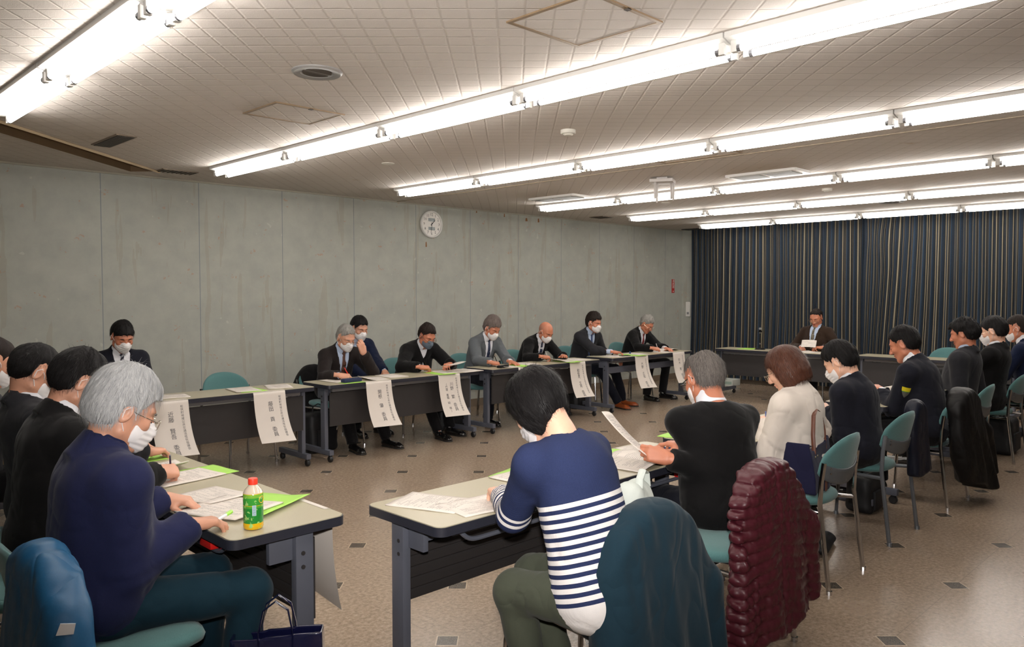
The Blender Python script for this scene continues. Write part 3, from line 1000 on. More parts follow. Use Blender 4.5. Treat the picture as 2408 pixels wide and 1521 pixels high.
# before the curtains
chair(11.12, 4.92, 90, 'teal chair under the man in the brown jacket')
chair(11.22, 3.26, 90, 'empty teal chair standing before the curtains')
# ---------------------------------------------------------------- people
def m_skin(name, col):
    m = bpy.data.materials.new(name); m.use_nodes = True
    t = NT(m); b = t.b
    n = t.noise(26, 4, t.pos(), 0.6)
    c = t.mix(n, tuple(q * 0.88 for q in col), tuple(min(1, q * 1.1) for q in col))
    c = t.mix(t.math('MULTIPLY', t.attr('lip'), 0.75), c, (col[0] * 0.75, col[1] * 0.42, col[2] * 0.45))
    c = t.mix(t.attr('stubble'), c, tuple(0.30 * q for q in (0.45, 0.42, 0.42)))
    t.color(c)
    b.inputs['Roughness'].default_value = 0.48
    b.inputs['Subsurface Weight'].default_value = 0.0
    t.normal(t.bump(t.noise(300, 3, t.pos(), 0.6), 0.12, 0.001))
    return m
SKIN = m_skin('skin', srgb(196, 142, 116))
SKIN_L = m_skin('skin_fair', srgb(222, 172, 146))
SKIN_T = m_skin('skin_tanned', srgb(186, 118, 90))

def m_hair(name, c0, c1, rough=0.5, spec=0.18):
    m = bpy.data.materials.new(name); m.use_nodes = True
    t = NT(m); v = t.attr('huv', 'Vector')
    n = t.noise(1.0, 5, t.vmul(v, (26, 3.0, 1)), 0.7)
    n2 = t.noise(1.0, 3, t.vmul(v, (110, 6.0, 1)), 0.7)
    f = t.math('ADD', t.math('MULTIPLY', n, 0.55), t.math('MULTIPLY', n2, 0.45))
    t.color(t.ramp(f, [(0.36, c0), (0.64, c1)]))
    t.b.inputs['Roughness'].default_value = rough
    t.b.inputs['Specular IOR Level'].default_value = spec
    t.normal(t.bump(f, 0.8, 0.006))
    return m
HAIR = {
    'black': m_hair('black_hair', (0.0025, 0.0025, 0.003), (0.011, 0.009, 0.009)),
    'darkbrown': m_hair('dark_brown_hair', (0.005, 0.0035, 0.003), (0.028, 0.017, 0.013)),
    'brown': m_hair('brown_hair', (0.028, 0.009, 0.005), (0.13, 0.042, 0.020), 0.36, 0.35),
    'white': m_hair('white_hair', srgb(120, 122, 126), srgb(205, 205, 204), 0.5),
    'grey': m_hair('grey_hair', srgb(72, 70, 68), srgb(176, 172, 166), 0.5),
    'salt': m_hair('dark_grey_hair', srgb(40, 37, 36), srgb(138, 130, 124), 0.6),
    'greybrown': m_hair('grey_brown_hair', srgb(52, 46, 44), srgb(138, 124, 118), 0.5),
}
def m_cloth(name, col, rough=0.85, sheen=0.06, scale=500, amt=0.22, bump=0.25, fold=0.22):
    m = bpy.data.materials.new(name); m.use_nodes = True
    t = NT(m)
    n = t.noise(scale, 2, t.pos(), 0.6); n2 = t.noise(7, 3, t.pos())
    c = t.mix(n, tuple(q * (1 - amt) for q in col), tuple(min(1, q * (1 + amt)) for q in col))
    c = t.mix(t.math('MULTIPLY', n2, 0.25), c, tuple(q * 0.75 for q in col))
    t.color(c)
    t.b.inputs['Roughness'].default_value = rough
    t.b.inputs['Sheen Weight'].default_value = sheen
    t.b.inputs['Specular IOR Level'].default_value = 0.15
    w1 = t.node('ShaderNodeTexNoise'); w1.inputs['Scale'].default_value = 7.0; w1.inputs['Detail'].default_value = 1.0; w1.inputs['Distortion'].default_value = 0.5
    t.l.new(t.vmul(t.pos(), (1.2, 1.2, 0.8)), w1.inputs['Vector'])
    rg = t.math('ABSOLUTE', t.math('SUBTRACT', w1.outputs[0], 0.5))
    rg = t.math('SMOOTH_MIN', t.math('MULTIPLY', rg, 9.0), 1.0, 0.4)
    t.normal(t.bump(n, bump, 0.001, t.bump(rg, fold, 0.008)))
    return m
CL = {
    'navy_suit': m_cloth('navy_suit', srgb(24, 25, 34)),
    'black_suit': m_cloth('black_suit', srgb(17, 16, 17)),
    'charcoal': m_cloth('charcoal_suit', srgb(38, 38, 42)),
    'blue_blazer': m_cloth('blue_blazer', srgb(18, 26, 50)),
    'brown_suit': m_cloth('brown_pinstripe', srgb(34, 28, 27)),
    'brown_jacket': m_cloth('brown_jacket', srgb(46, 33, 25), amt=0.35),
    'tweed': m_cloth('grey_tweed', srgb(92, 96, 100), scale=260, amt=0.35),
    'black_knit': m_cloth('black_knit', srgb(13, 12, 13), scale=300),
    'indigo': m_cloth('indigo_cotton', srgb(30, 34, 66), amt=0.3),
    'cream': m_cloth('cream_jacket', srgb(214, 204, 194), amt=0.06, sheen=0.1),
    'black_trs': m_cloth('black_trousers', srgb(17, 16, 18)),
    'teal_trs': m_cloth('dark_teal_trousers', srgb(17, 43, 55), amt=0.15),
    'olive': m_cloth('olive_trousers', srgb(70, 74, 62), amt=0.15),
    'navy_trs': m_cloth('navy_trousers', srgb(18, 20, 30)),
    'shirt_white': m_cloth('white_shirt', srgb(226, 226, 232), amt=0.02, sheen=0, bump=0.05),
    'shirt_blue': m_cloth('pale_blue_shirt', srgb(176, 190, 214), amt=0.05, sheen=0, bump=0.05),
}
MASKM = m_cloth('mask_white', srgb(232, 228, 228), amt=0.02, sheen=0, bump=0.05, fold=0.05)
MASKG = m_cloth('mask_grey', srgb(104, 116, 130), amt=0.08, sheen=0, bump=0.1, fold=0.05)
LASH = mat('dark_lash', (0.012, 0.008, 0.007), 0.6)
SHOEB = mat('black_leather', srgb(20, 18, 18), 0.2, coat=0.6)
SHOET = mat('tan_leather', srgb(140, 68, 30), 0.28, coat=0.4)
SOLE = mat('shoe_sole', srgb(28, 24, 22), 0.6)
WIRE = mat('glasses_metal', srgb(190, 180, 160), 0.2, 0.9)
BLKP = mat('black_plastic', srgb(18, 18, 20), 0.25)
def m_glass():
    m = bpy.data.materials.new('spectacle_lens'); m.use_nodes = True
    t = NT(m)
    g = t.node('ShaderNodeBsdfGlossy'); g.inputs['Roughness'].default_value = 0.03
    tr = t.node('ShaderNodeBsdfTransparent'); mx = t.node('ShaderNodeMixShader')
    mx.inputs[0].default_value = 0.07; t.l.new(tr.outputs[0], mx.inputs[1]); t.l.new(g.outputs[0], mx.inputs[2])
    t.l.new(mx.outputs[0], t.n['Material Output'].inputs[0])
    return m
LENS = m_glass()
def m_tie(name, ca, cb, sc):
    m = bpy.data.materials.new(name); m.use_nodes = True
    t = NT(m); s = t.sep(t.pos())
    w = t.math('FRACT', t.math('MULTIPLY', t.math('ADD', t.math('ADD', s[0], s[2]), 5), sc))
    t.color(t.mix(t.math('GREATER_THAN', w, 0.55), ca, cb)); t.b.inputs['Roughness'].default_value = 0.5
    return m
TIES = {
    'stripe': m_tie('striped_tie', srgb(40, 42, 60), srgb(168, 168, 176), 28),
    'brown': m_tie('brown_tie', srgb(70, 38, 30), srgb(92, 60, 44), 60),
    'navy': m_tie('navy_tie', srgb(26, 34, 62), srgb(50, 58, 84), 40),
    'blue': m_tie('blue_tie', srgb(44, 62, 104), srgb(60, 78, 120), 90),
    'red': m_tie('red_tie', srgb(110, 20, 26), srgb(122, 28, 32), 50),
    'ochre': m_tie('patterned_tie', srgb(120, 106, 74), srgb(84, 84, 90), 45),
}

def frame_from(d, up):
    """3x3 with columns x (thumb side), y (along fingers), z (back of hand)"""
    y = np.array(d, float); y /= np.linalg.norm(y)
    z = np.array(up, float); z = z - y * (z @ y); z /= np.linalg.norm(z)
    x = np.cross(y, z)
    return np.stack([x, y, z], 1)

# finger joint curls (degrees) per pose: index, middle, ring, little; thumb (spread, lift)
HANDS = {
    'flat':  dict(c=[(8, 10, 6), (6, 10, 6), (8, 12, 8), (10, 14, 8)], sp=5, th=((0.045, 0.045, -0.012), (0.066, 0.068, -0.018))),
    'relax': dict(c=[(22, 28, 15), (26, 32, 18), (30, 34, 20), (34, 36, 22)], sp=3, th=((0.042, 0.048, -0.022), (0.05, 0.078, -0.03))),
    'write': dict(c=[(42, 45, 20), (52, 52, 25), (62, 62, 30), (66, 66, 35)], sp=0, th=((0.034, 0.055, -0.03), (0.026, 0.085, -0.042))),
    'hold':  dict(c=[(30, 50, 30), (38, 58, 35), (45, 62, 40), (50, 66, 40)], sp=1, th=((0.034, 0.055, -0.014), (0.03, 0.088, -0.020))),
}
_hand_cache = {}
def hand_mesh(pose, side, h):
    key = (pose, side, h)
    if key in _hand_cache: return _hand_cache[key]
    P = HANDS[pose]
    g = Grid((-0.06, -0.06, -0.10), (0.09, 0.205, 0.05), h)
    D = g.full()
    cone(g, D, (0, -0.055, 0), (0, 0.0, 0), 0.0275, 0.024, 0.01, flat=((0, 0, 1), 0.78))
    xs = (0.028, 0.0095, -0.0095, -0.027); ky = (0.088, 0.092, 0.087, 0.078)
    for x, y in zip(xs, ky):
        cone(g, D, (x * 0.62, 0.004, 0.0), (x, y, 0.0), 0.0145, 0.0115, 0.016)
    cone(g, D, (0.018, 0.02, -0.010), (0.03, 0.05, -0.012), 0.016, 0.012, 0.016)
    cone(g, D, (-0.018, 0.012, -0.008), (-0.024, 0.05, -0.008), 0.014, 0.010, 0.016)
    ln = ((0.042, 0.025, 0.021), (0.047, 0.029, 0.022), (0.043, 0.027, 0.021), (0.033, 0.020, 0.019))
    rr = (0.0088, 0.0090, 0.0086, 0.0076)
    for i in range(4):
        p = np.array((xs[i], ky[i], 0.0)); a = 0.0
        sp = rad(P['sp'] * (1.5 - i) * 0.8)
        for j in range(3):
            a += rad(P['c'][i][j])
            d = np.array((math.sin(sp) * math.cos(a), math.cos(sp) * math.cos(a), -math.sin(a)))
            q = p + d * ln[i][j]
            r0 = rr[i] * (1.08, 0.98, 0.9)[j]; r1 = rr[i] * (1.0, 0.92, 0.78)[j]
            cone(g, D, p, q, r0, r1, 0.004 if j else 0.008)
            p = q
    t1, t2 = P['th']
    cone(g, D, (0.016, 0.016, -0.008), t1, 0.0145, 0.0115, 0.014)
    cone(g, D, t1, t2, 0.0110, 0.0085, 0.005)
    V, Q = surface(g, D)
    if side < 0:
        V = V * np.array((-1, 1, 1)); Q = Q[:, ::-1]
    _hand_cache[key] = (V, Q)
    return V, Q

SK_C, SK_R = (0, -0.014, 0.032), (0.079, 0.098, 0.090)
def head_field(g, D, ear=True, female=False):
    ell(g, D, SK_C, SK_R, k=0.0)
    ell(g, D, (0, 0.022, -0.020), (0.062, 0.068, 0.078), k=0.03)
    for s in (-1, 1):
        cone(g, D, (s * 0.052, 0.002, -0.058), (s * 0.018, 0.062, -0.094), 0.022, 0.018, 0.03)
        ell(g, D, (s * 0.040, 0.060, -0.018), (0.024, 0.022, 0.020), k=0.02)
        cone(g, D, (s * 0.012, 0.083, 0.032), (s * 0.046, 0.066, 0.034), 0.010, 0.008, 0.015)
    ell(g, D, (0, 0.068, -0.094), (0.020, 0.016, 0.015), k=0.02)
    for s in (-1, 1):
        ell(g, D, (s * 0.032, 0.097, 0.010), (0.018, 0.014, 0.011), k=0.010, sub=True)
        ell(g, D, (s * 0.032, 0.073, 0.008), (0.0155, 0.0135, 0.012), k=0.004)
    cone(g, D, (0, 0.085, 0.022), (0, 0.109, -0.023), 0.0072, 0.0118, 0.009)
    for s in (-1, 1):
        ell(g, D, (s * 0.013, 0.099, -0.027), (0.009, 0.012, 0.0085), k=0.006)
    ell(g, D, (0, 0.084, -0.052), (0.022, 0.013, 0.0075), k=0.008)
    ell(g, D, (0, 0.080, -0.066), (0.019, 0.013, 0.0075), k=0.008)
    cone(g, D, (-0.02, 0.098, -0.059), (0.02, 0.098, -0.059), 0.004, 0.004, 0.004, sub=True)
    if ear:
        for s in (-1, 1):
            R = rotx(rad(-12)) @ rotz(rad(-s * 22))
            ell(g, D, (s * 0.080, -0.012, 0.000), (0.009, 0.019, 0.032), R, k=0.008)
            ell(g, D, (s * 0.091, -0.010, 0.004), (0.008, 0.011, 0.020), R, k=0.004, sub=True)

HL = dict(   # hairline: lower limit of the hair as a function of y (front = +y)
    short=([-0.11, -0.06, -0.032, -0.024, 0.000, 0.012, 0.020, 0.030, 0.045, 0.06, 0.075, 0.1], [-0.056, -0.060, -0.040, 0.018, 0.034, 0.030, -0.004, 0.026, 0.050, 0.070, 0.082, 0.090]),
    long=([-0.12, -0.07, -0.03, 0.0, 0.02, 0.032, 0.05, 0.075, 0.12], [-0.095, -0.10, -0.105, -0.108, -0.105, 0.0, 0.045, 0.055, 0.06]),
)
def hair_mesh(h, style='short', vol=0.016, top=0.0, fringe=0.0, rough=0.004, bald=0.0, sweep=0.0, seed=1, recede=0.0, taper=0.016, side=0.55):
    g = Grid((-0.135, -0.155, -0.175), (0.135, 0.155, 0.175), h)
    D = g.full()
    X, Y, Z = g.xyz()
    if style in ('short',):
        ell(g, D, (0, -0.016, 0.034 + top * 0.3), (0.0785 + vol * side, 0.099 + vol * 0.9, 0.090 + vol + top), k=0)
        ell(g, D, (0, -0.050, -0.022), (0.060 + vol * 0.5, 0.056 + vol * 0.5, 0.056), k=0.04)
        hl = HL['short']
    elif style == 'bob':
        ell(g, D, (0, -0.016, 0.034), (0.081 + vol, 0.101 + vol, 0.092 + vol), k=0)
        ell(g, D, (0, -0.022, -0.045), (0.093 + vol, 0.098 + vol * 0.7, 0.115), k=0.05)
        hl = HL['long']
    elif style == 'crop':      # woman's short cut, tapered into the nape
        ell(g, D, (0, -0.014, 0.034), (0.081 + vol, 0.101 + vol, 0.092 + vol), k=0)
        ell(g, D, (0, -0.008, -0.030), (0.090 + vol * 0.8, 0.088 + vol * 0.5, 0.095), k=0.05)
        hl = ([-0.12, -0.085, -0.05, -0.02, 0.01, 0.03, 0.045, 0.06, 0.12], [-0.055, -0.068, -0.085, -0.098, -0.112, -0.115, 0.0, 0.045, 0.06])
    phi = np.arctan2(X, Y + 0.045 + 0 * Z)
    rho = np.arccos(np.clip((Z + 0.0) / np.sqrt(X * X + (Y + 0.03) ** 2 + Z * Z + 1e-5), -1, 1))
    n = vnoise(phi * 9 + rho * sweep, rho * 2.2, 0 * X, seed) * 0.6 + vnoise(phi * 24 + rho * sweep * 2, rho * 4, 0 * X, seed + 9) * 0.4
    n2 = vnoise(X * 26, Y * 26, Z * 26, seed + 3)
    D = D - n * rough - n2 * rough * 0.8
    ys = np.array(hl[0]); zs = np.array(hl[1], float)
    zs = zs - fringe * np.clip((ys - 0.03) / 0.04, 0, 1) + recede * np.clip((ys - 0.01) / 0.05, 0, 1)
    lim = np.interp(g.ax[1], ys, zs)[None, :, None] + (0.005 + rough * 1.1 * np.clip((g.ax[1][None, :, None] - 0.03) / 0.03, 0, 1)) * vnoise(X * 75, Y * 50, 0 * Z, seed + 5)
    if style != 'bob':
        tp = np.exp(-np.clip(Z - lim, 0, 1) / 0.034)
        amt = np.interp(g.ax[1], [0.02, 0.06], [1.0, 0.35])[None, :, None] if style == 'short' else np.interp(g.ax[1], [-0.05, 0.0], [1.0, 0.0])[None, :, None]
        D = D + taper * tp * amt
    D = np.maximum(D, (lim - Z) * 0.75)
    if style == 'bob' or style == 'crop':
        # open the face
        fx = np.sqrt((X / 0.066) ** 2 + ((Y - 0.115) / 0.075) ** 2 + ((Z + 0.02) / 0.115) ** 2) - 1
        D = smax(D, -fx * 0.06, 0.01)
    if recede > 0:
        cx = (np.abs(X) - 0.045) * -1
        D = np.maximum(D, np.where(Y > 0.03, (np.abs(X) - 0.05) * 0.0 - 0.002 + 0 * Z, -1) * 0 - 1)
    if bald > 0:     # thin on the crown
        d = np.sqrt(X ** 2 + (Y + 0.015) ** 2 + 0 * Z) - bald
        D = np.maximum(D, np.where(Z > 0.06, -d * 0.7 + n * 0.014 - 0.006 * n2, -1))
    V, Q = surface(g, D)
    ph = np.arctan2(V[:, 0], V[:, 1] + 0.045)
    rh = np.arccos(np.clip(V[:, 2] / np.sqrt(V[:, 0] ** 2 + (V[:, 1] + 0.03) ** 2 + V[:, 2] ** 2 + 1e-5), -1, 1))
    # strand coordinates: cos/sin keeps the seam closed
    huv = np.stack([np.abs(ph) + sweep * 0.1 * rh, rh, np.sign(ph) * 0.0], 1)
    return V, Q, huv

def strands(V, Q, count, length, r, seed, w=0.0011, gravity=0.3, zmin=-0.2):
    """thin tapering hair strands lying on the hair surface, flowing away from the crown"""
    rg = np.random.default_rng(seed)
    vi = rg.integers(0, len(V), count)
    P = V[vi].copy()
    N = P - np.array((0, -0.02, 0.0)); N /= np.linalg.norm(N, axis=1)[:, None]
    crown = np.array((0.0, -0.05, 0.12))
    T = P - crown; T -= N * (T * N).sum(1)[:, None]; T[:, 2] -= 0.02; T += rg.normal(0, 0.02, T.shape)
    T /= np.linalg.norm(T, axis=1)[:, None] + 1e-6
    S = np.cross(N, T)
    vs = []; qs = []
    K = 4
    L = length * (0.5 + rg.random(count))
    off = 0.0012 + 0.003 * rg.random(count)
    for k in range(K + 1):
        t = k / K
        c = P + T * (L * t)[:, None] + N * (off * math.sin(math.pi * min(1, t * 0.9)))[:, None] - N * (L * t * t * 0.18)[:, None]
        ww = w * (1 - t * 0.85)
        vs.append(c - S * ww / 2); vs.append(c + S * ww / 2)
    A = np.stack(vs, 1).reshape(-1, 3)
    base = np.arange(count) * (2 * (K + 1))
    for k in range(K):
        qs.append(np.stack([base + 2 * k, base + 2 * k + 1, base + 2 * k + 3, base + 2 * k + 2], 1))
    B = np.concatenate(qs)
    u = rg.random(count) * 3.0
    huv = np.repeat(np.stack([u, u * 0.7, 0 * u], 1), 2 * (K + 1), 0)
    return A, B, huv

def solve_pose(crown, hp, L=0.50):
    """spine lean so that the top of the head reaches the height crown"""
    def build(A):
        pts = [np.array((0.0, 0.0, 0.535))]; ang = []
        n = 5
        for i in range(n):
            a = A * (0.35 + 1.15 * i / (n - 1)); ang.append(a)
            pts.append(pts[-1] + np.array((0, math.sin(a), math.cos(a))) * (L / n))
        na = min(A * 1.2 + 0.25, 1.15)
        N = pts[-1]
        R = rotx(-hp)
        C = N + np.array((0, math.sin(na), math.cos(na))) * 0.085 + R @ np.array((0, 0.018, 0.055))
        top = C[2] + 0.032 * math.cos(hp) + 0.014 * math.sin(hp) + math.sqrt((0.100 * math.cos(hp)) ** 2 + (0.108 * math.sin(hp)) ** 2)
        return pts, ang, C, top
    lo, hi = -0.15, 1.1
    for _ in range(30):
        m = (lo + hi) / 2
        if build(m)[3] > crown: lo = m
        else: hi = m
    return (m,) + build(m)

def ik(S, Wt, hint, l1=0.285, l2=0.255):
    S = np.array(S); Wt = np.array(Wt, float)
    d = Wt - S; L = np.linalg.norm(d)
    mx = (l1 + l2) * 0.985
    if L > mx: Wt = S + d / L * mx; d = Wt - S; L = mx
    if L < 0.12: Wt = S + d / L * 0.12; d = Wt - S; L = 0.12
    a = (l1 * l1 - l2 * l2 + L * L) / (2 * L)
    h = math.sqrt(max(l1 * l1 - a * a, 0))
    u = d / L
    hv = np.array(hint, float); hv -= u * (hv @ u); hv /= np.linalg.norm(hv)
    return S + u * a + hv * h, Wt

shoe_cache = {}
def shoe_mesh():
    if 'v' not in shoe_cache:
        g = Grid((-0.06, -0.1, -0.01), (0.06, 0.22, 0.13), 0.006)
        D = g.full(); X, Y, Z = g.xyz()
        cone(g, D, (0, -0.045, 0.035), (0.004, 0.13, 0.026), 0.038, 0.042, 0.02, flat=((0, 0, 1), 0.85))
        ell(g, D, (0.004, 0.145, 0.022), (0.040, 0.062, 0.028), k=0.02)
        cone(g, D, (0, -0.03, 0.05), (0, -0.035, 0.09), 0.036, 0.034, 0.03)
        D = np.maximum(D, 0.012 - Z)
        D = np.maximum(D, (Z - 0.095) + 0.3 * (Y + 0.03) * 0)
        shoe_cache['v'] = surface(g, D)
        D2 = g.full()
        cone(g, D2, (0, -0.045, 0.01), (0.004, 0.15, 0.01), 0.038, 0.043, 0.02)
        ell(g, D2, (0.004, 0.150, 0.01), (0.043, 0.062, 0.03), k=0.02)
        D2 = np.maximum(np.maximum(D2, Z - 0.014), -Z)
        shoe_cache['s'] = surface(g, D2)
    return shoe_cache

def person(label, head, crown, rz, hp=30, hy=0, hr=0, detail=1, w=1.0, belly=0.0, outfit='suit', jacket='navy_suit', trousers='black_trs',
           shirt='shirt_white', tie=None, mask=None, glasses=None, hair=None, haircol='black', skin=None, lh=None, rh=None, lpose='relax', rpose='relax',
           lup=(0, 0, 1), rup=(0, 0, 1), ldir=None, rdir=None, knees=None, feet=None, shoes=SHOEB, hand_z=None, legs=True, group=None, stub=0.0,
           elbow=(0.45, -0.25, -0.8), coll=True, wrinkle=1.0, L=0.50, hairstrands=0, lean_side=0.0):
    skin = skin or SKIN
    hp = rad(hp); hyr = rad(hy); hrr = rad(hr)
    m, sp, ang, C, top = solve_pose(crown, hp, L)
    sp = [q + np.array((lean_side * (i / 5.0) ** 1.2, 0, 0)) for i, q in enumerate(sp)]
    C = C + np.array((lean_side * 1.1, 0, 0))
    N = sp[-1]
    RH = rotz(hyr) @ rotx(-hp) @ roty(hrr)
    a = rad(rz); Rz = rotz(a)
    off = Rz @ np.array((C[0], C[1], 0))
    loc = (head[0] - off[0], head[1] - off[1], 0)
    root = thing('person', label, 'person', loc, rz, group)
    hb = {2: 0.009, 1: 0.014, 0: 0.018}[detail]; hh = {2: 0.0036, 1: 0.0055, 0: 0.007}[detail]; hd = {2: 0.003, 1: 0.005, 0: 0.006}[detail]
    # local world helper: world point -> local
    def loc_of(p):
        return Rz.T @ (np.array(p, float) - np.array(loc))
    # ---- skeleton
    u_up = (sp[5] - sp[3]); u_up = u_up / np.linalg.norm(u_up)
    sh_c = sp[4] + u_up * 0.055
    SH = {s: sh_c + np.array((s * 0.170 * w, 0.012, -0.028)) for s in (-1, 1)}
    HIP = {s: np.array((s * 0.09 * w, 0.02, 0.53)) for s in (-1, 1)}
    knees = knees or ((-0.15, 0.40), (0.15, 0.40)); feet = feet or ((-0.14, 0.36), (0.14, 0.36))
    KN = {-1: np.array((knees[0][0], knees[0][1], 0.50)), 1: np.array((knees[1][0], knees[1][1], 0.50))}
    FT = {-1: np.array((feet[0][0], feet[0][1], 0.085)), 1: np.array((feet[1][0], feet[1][1], 0.085))}
    arms = {}
    for s, hnd in ((-1, lh), (1, rh)):
        if hnd is None: hnd = loc + Rz @ np.array((s * 0.13, 0.42, 0.75))
        t = loc_of(hnd)
        E, Wt = ik(SH[s], t, (s * elbow[0], elbow[1], elbow[2]))
        arms[s] = (SH[s], E, Wt)
    # ---- body (skin)
    gh = Grid((-0.11, -0.135, -0.235), (0.11, 0.135, 0.14), hh)
    D = gh.full(); head_field(gh, D)
    Nh = RH.T @ (N - C); S4 = RH.T @ (sp[4] + u_up * 0.03 - C)
    cone(gh, D, (0, -0.030, -0.045), Nh, 0.050 * (0.88 if w < 0.9 else 1), 0.056 * w, 0.025)
    cone(gh, D, Nh, S4, 0.056 * w, 0.075 * w, 0.03)
    V, Q = surface(gh, D)
    lip = np.exp(-(((V[:, 0]) / 0.024) ** 4) - (((V[:, 2] + 0.059) / 0.011) ** 4)) * (V[:, 1] > 0.072)
    HV = V
    st = np.zeros(len(V))
    if stub > 0:
        lim = np.interp(V[:, 1], HL['short'][0], HL['short'][1])
        st = stub * np.clip((V[:, 2] - lim + 0.005) / 0.02, 0, 1) * (np.clip((0.095 - V[:, 2]) / 0.06, 0, 1) if stub < 0.5 else 1) * np.clip((0.03 - V[:, 1]) / 0.05, 0.0, 1)
    parts = [(V @ RH.T + C, Q, lip, st)]
    def surf_y(x, z, r=0.006):
        k = (np.abs(HV[:, 0] - x) < r) & (np.abs(HV[:, 2] - z) < r) & (HV[:, 1] > 0)
        return HV[k, 1].max() if k.any() else 0.08
    # coarse torso and limbs under the clothes
    gb = Grid((-0.55, -0.32, 0.05), (0.55, 0.78, C[2] - 0.02), 0.022)
    B = gb.full()
    for i, (rx, ry, rz_) in enumerate(((0.14, 0.10, 0.10), (0.13, 0.095, 0.10), (0.135, 0.10, 0.10), (0.145, 0.10, 0.10), (0.13, 0.085, 0.09))):
        ell(gb, B, sp[i], (rx * w, ry, rz_), rotx(-ang[min(i, 4)]), k=0.05)
    cone(gb, B, sp[4], N + (C - N) * 0.3, 0.06, 0.045, 0.04)
    for s in (-1, 1):
        S_, E, Wt = arms[s]
        cone(gb, B, sp[4], S_, 0.055, 0.045, 0.04)
        cone(gb, B, S_, E, 0.042, 0.036, 0.03); cone(gb, B, E, Wt, 0.036, 0.025, 0.02)
        if legs:
            cone(gb, B, HIP[s], KN[s], 0.07, 0.05, 0.04); cone(gb, B, KN[s], FT[s], 0.048, 0.034, 0.03)
    Vb, Qb = surface(gb, B)
    parts.append((Vb, Qb, np.zeros(len(Vb)), np.zeros(len(Vb))))
    hand_T = {}
    for s, pose, up, dr in ((-1, lpose, lup, ldir), (1, rpose, rup, rdir)):
        S_, E, Wt = arms[s]
        fd = (Wt - E) / np.linalg.norm(Wt - E)
        if dr is None: d = fd * 0.6 + np.array((-s * 0.30, 0.45, -0.05)); d[2] = max(d[2], -0.25)
        else: d = Rz.T @ np.array(dr, float)
        up_l = np.array((up[0] * s, up[1], up[2]), float)
        F = frame_from(d, up_l)
        # thumb is at +x of the mesh for a left hand palm-down facing +y ... mirror for the right
        Vh, Qh = hand_mesh(pose, -s, hd)
        sc = 0.97 if w >= 0.9 else 0.9
        parts.append(((Vh * sc) @ F.T + Wt, Qh, np.zeros(len(Vh)), np.zeros(len(Vh))))
        hand_T[s] = (F, Wt, -s)
    n = 0; VV = []; QQ = []; LL = []; SS = []
    for v_, q_, l_, s_ in parts:
        VV.append(v_); QQ.append(q_ + n); LL.append(l_); SS.append(s_); n += len(v_)
    fast_mesh('body', np.concatenate(VV), np.concatenate(QQ), skin, root, attrs={'lip': np.concatenate(LL), 'stubble': np.concatenate(SS)})
    toL = lambda v_: np.asarray(v_, float) @ RH.T + C
    # ---- brows and lashes
    if detail >= 1:
        for s in (-1, 1):
            q = MB()
            pts = [(s * x, surf_y(s * x, z) + 0.0005, z) for x, z in ((0.016, 0.027), (0.026, 0.031), (0.038, 0.031), (0.047, 0.026))]
            q.tube([tuple(p) for p in toL(pts)], [0.0022, 0.0032, 0.003, 0.0014], 6)
            q.build('eyebrow', HAIR['black'] if haircol not in ('white', 'grey') else HAIR['salt'], root)
            q = MB()
            pts = [(s * x, surf_y(s * x, z, 0.004) + 0.0004, z) for x, z in ((0.020, 0.004), (0.028, 0.001), (0.036, 0.0005), (0.044, 0.004))]
            q.tube([tuple(p) for p in toL(pts)], [0.0008, 0.0016, 0.0017, 0.0009], 5)
            q.build('eyelash', LASH, root)
    # ---- hair
    if hair:
        hk = dict(hair)
        Vh, Qh, huv = hair_mesh(hh * (1.0 if detail == 2 else 1.0), **hk)
        nst = hairstrands or (700 if detail == 1 else 0)
        if nst:
            A_, B_, u_ = strands(Vh, Qh, nst, 0.03 if detail == 2 else 0.022, 0, 5, w=0.0012 if detail == 2 else 0.002)
            Vh2 = np.concatenate([Vh, A_]); Qh2 = np.concatenate([Qh, B_ + len(Vh)]); huv = np.concatenate([huv, u_])
        else: Vh2, Qh2 = Vh, Qh
        fast_mesh('hair', toL(Vh2), Qh2, HAIR[haircol], root, attrs={'huv': huv})
    # ---- mask
    if mask is not None:
        gm = Grid((-0.085, -0.02, -0.13), (0.085, 0.15, 0.03), hh * 0.9)
        M = gm.full(); X, Y, Z = gm.xyz()
        ell(gm, M, (0, 0.030, -0.040), (0.066, 0.070, 0.068), k=0)
        cone(gm, M, (0, 0.088, -0.002), (0, 0.103, -0.028), 0.013, 0.017, 0.03)
        ell(gm, M, (0, 0.078, -0.072), (0.028, 0.026, 0.036), k=0.03)
        cone(gm, M, (0, 0.104, -0.030), (0, 0.090, -0.075), 0.014, 0.014, 0.02)
        M = M - 0.003 - 0.0012 * np.sin(Z * 2 * np.pi / 0.019) * (np.abs(X) < 0.055)
        Zt = Z - 0.004 + 0.22 * np.abs(X) ** 1.0 * 1.0
        M = np.maximum(M, Zt); M = np.maximum(M, -0.108 + 0.25 * np.abs(X) - Z)
        M = np.maximum(M, 0.032 + 0.10 * np.abs(Z + 0.05) - Y)
        Vm, Qm = surface(gm, M)
        mk = fast_mesh('face_mask', toL(Vm), Qm, mask, root)
        q = MB()
        for s in (-1, 1):
            ed = [(s * 0.060, 0.036, -0.022), (s * 0.078, 0.018, 0.006), (s * 0.086, -0.006, 0.026), (s * 0.088, -0.022, 0.010), (s * 0.084, -0.018, -0.022), (s * 0.074, 0.006, -0.052), (s * 0.056, 0.036, -0.078)]
            q.tube([tuple(p) for p in toL(ed)], 0.0014 if detail == 2 else 0.0020, 5)
        q.build('ear_loop', mask, mk)
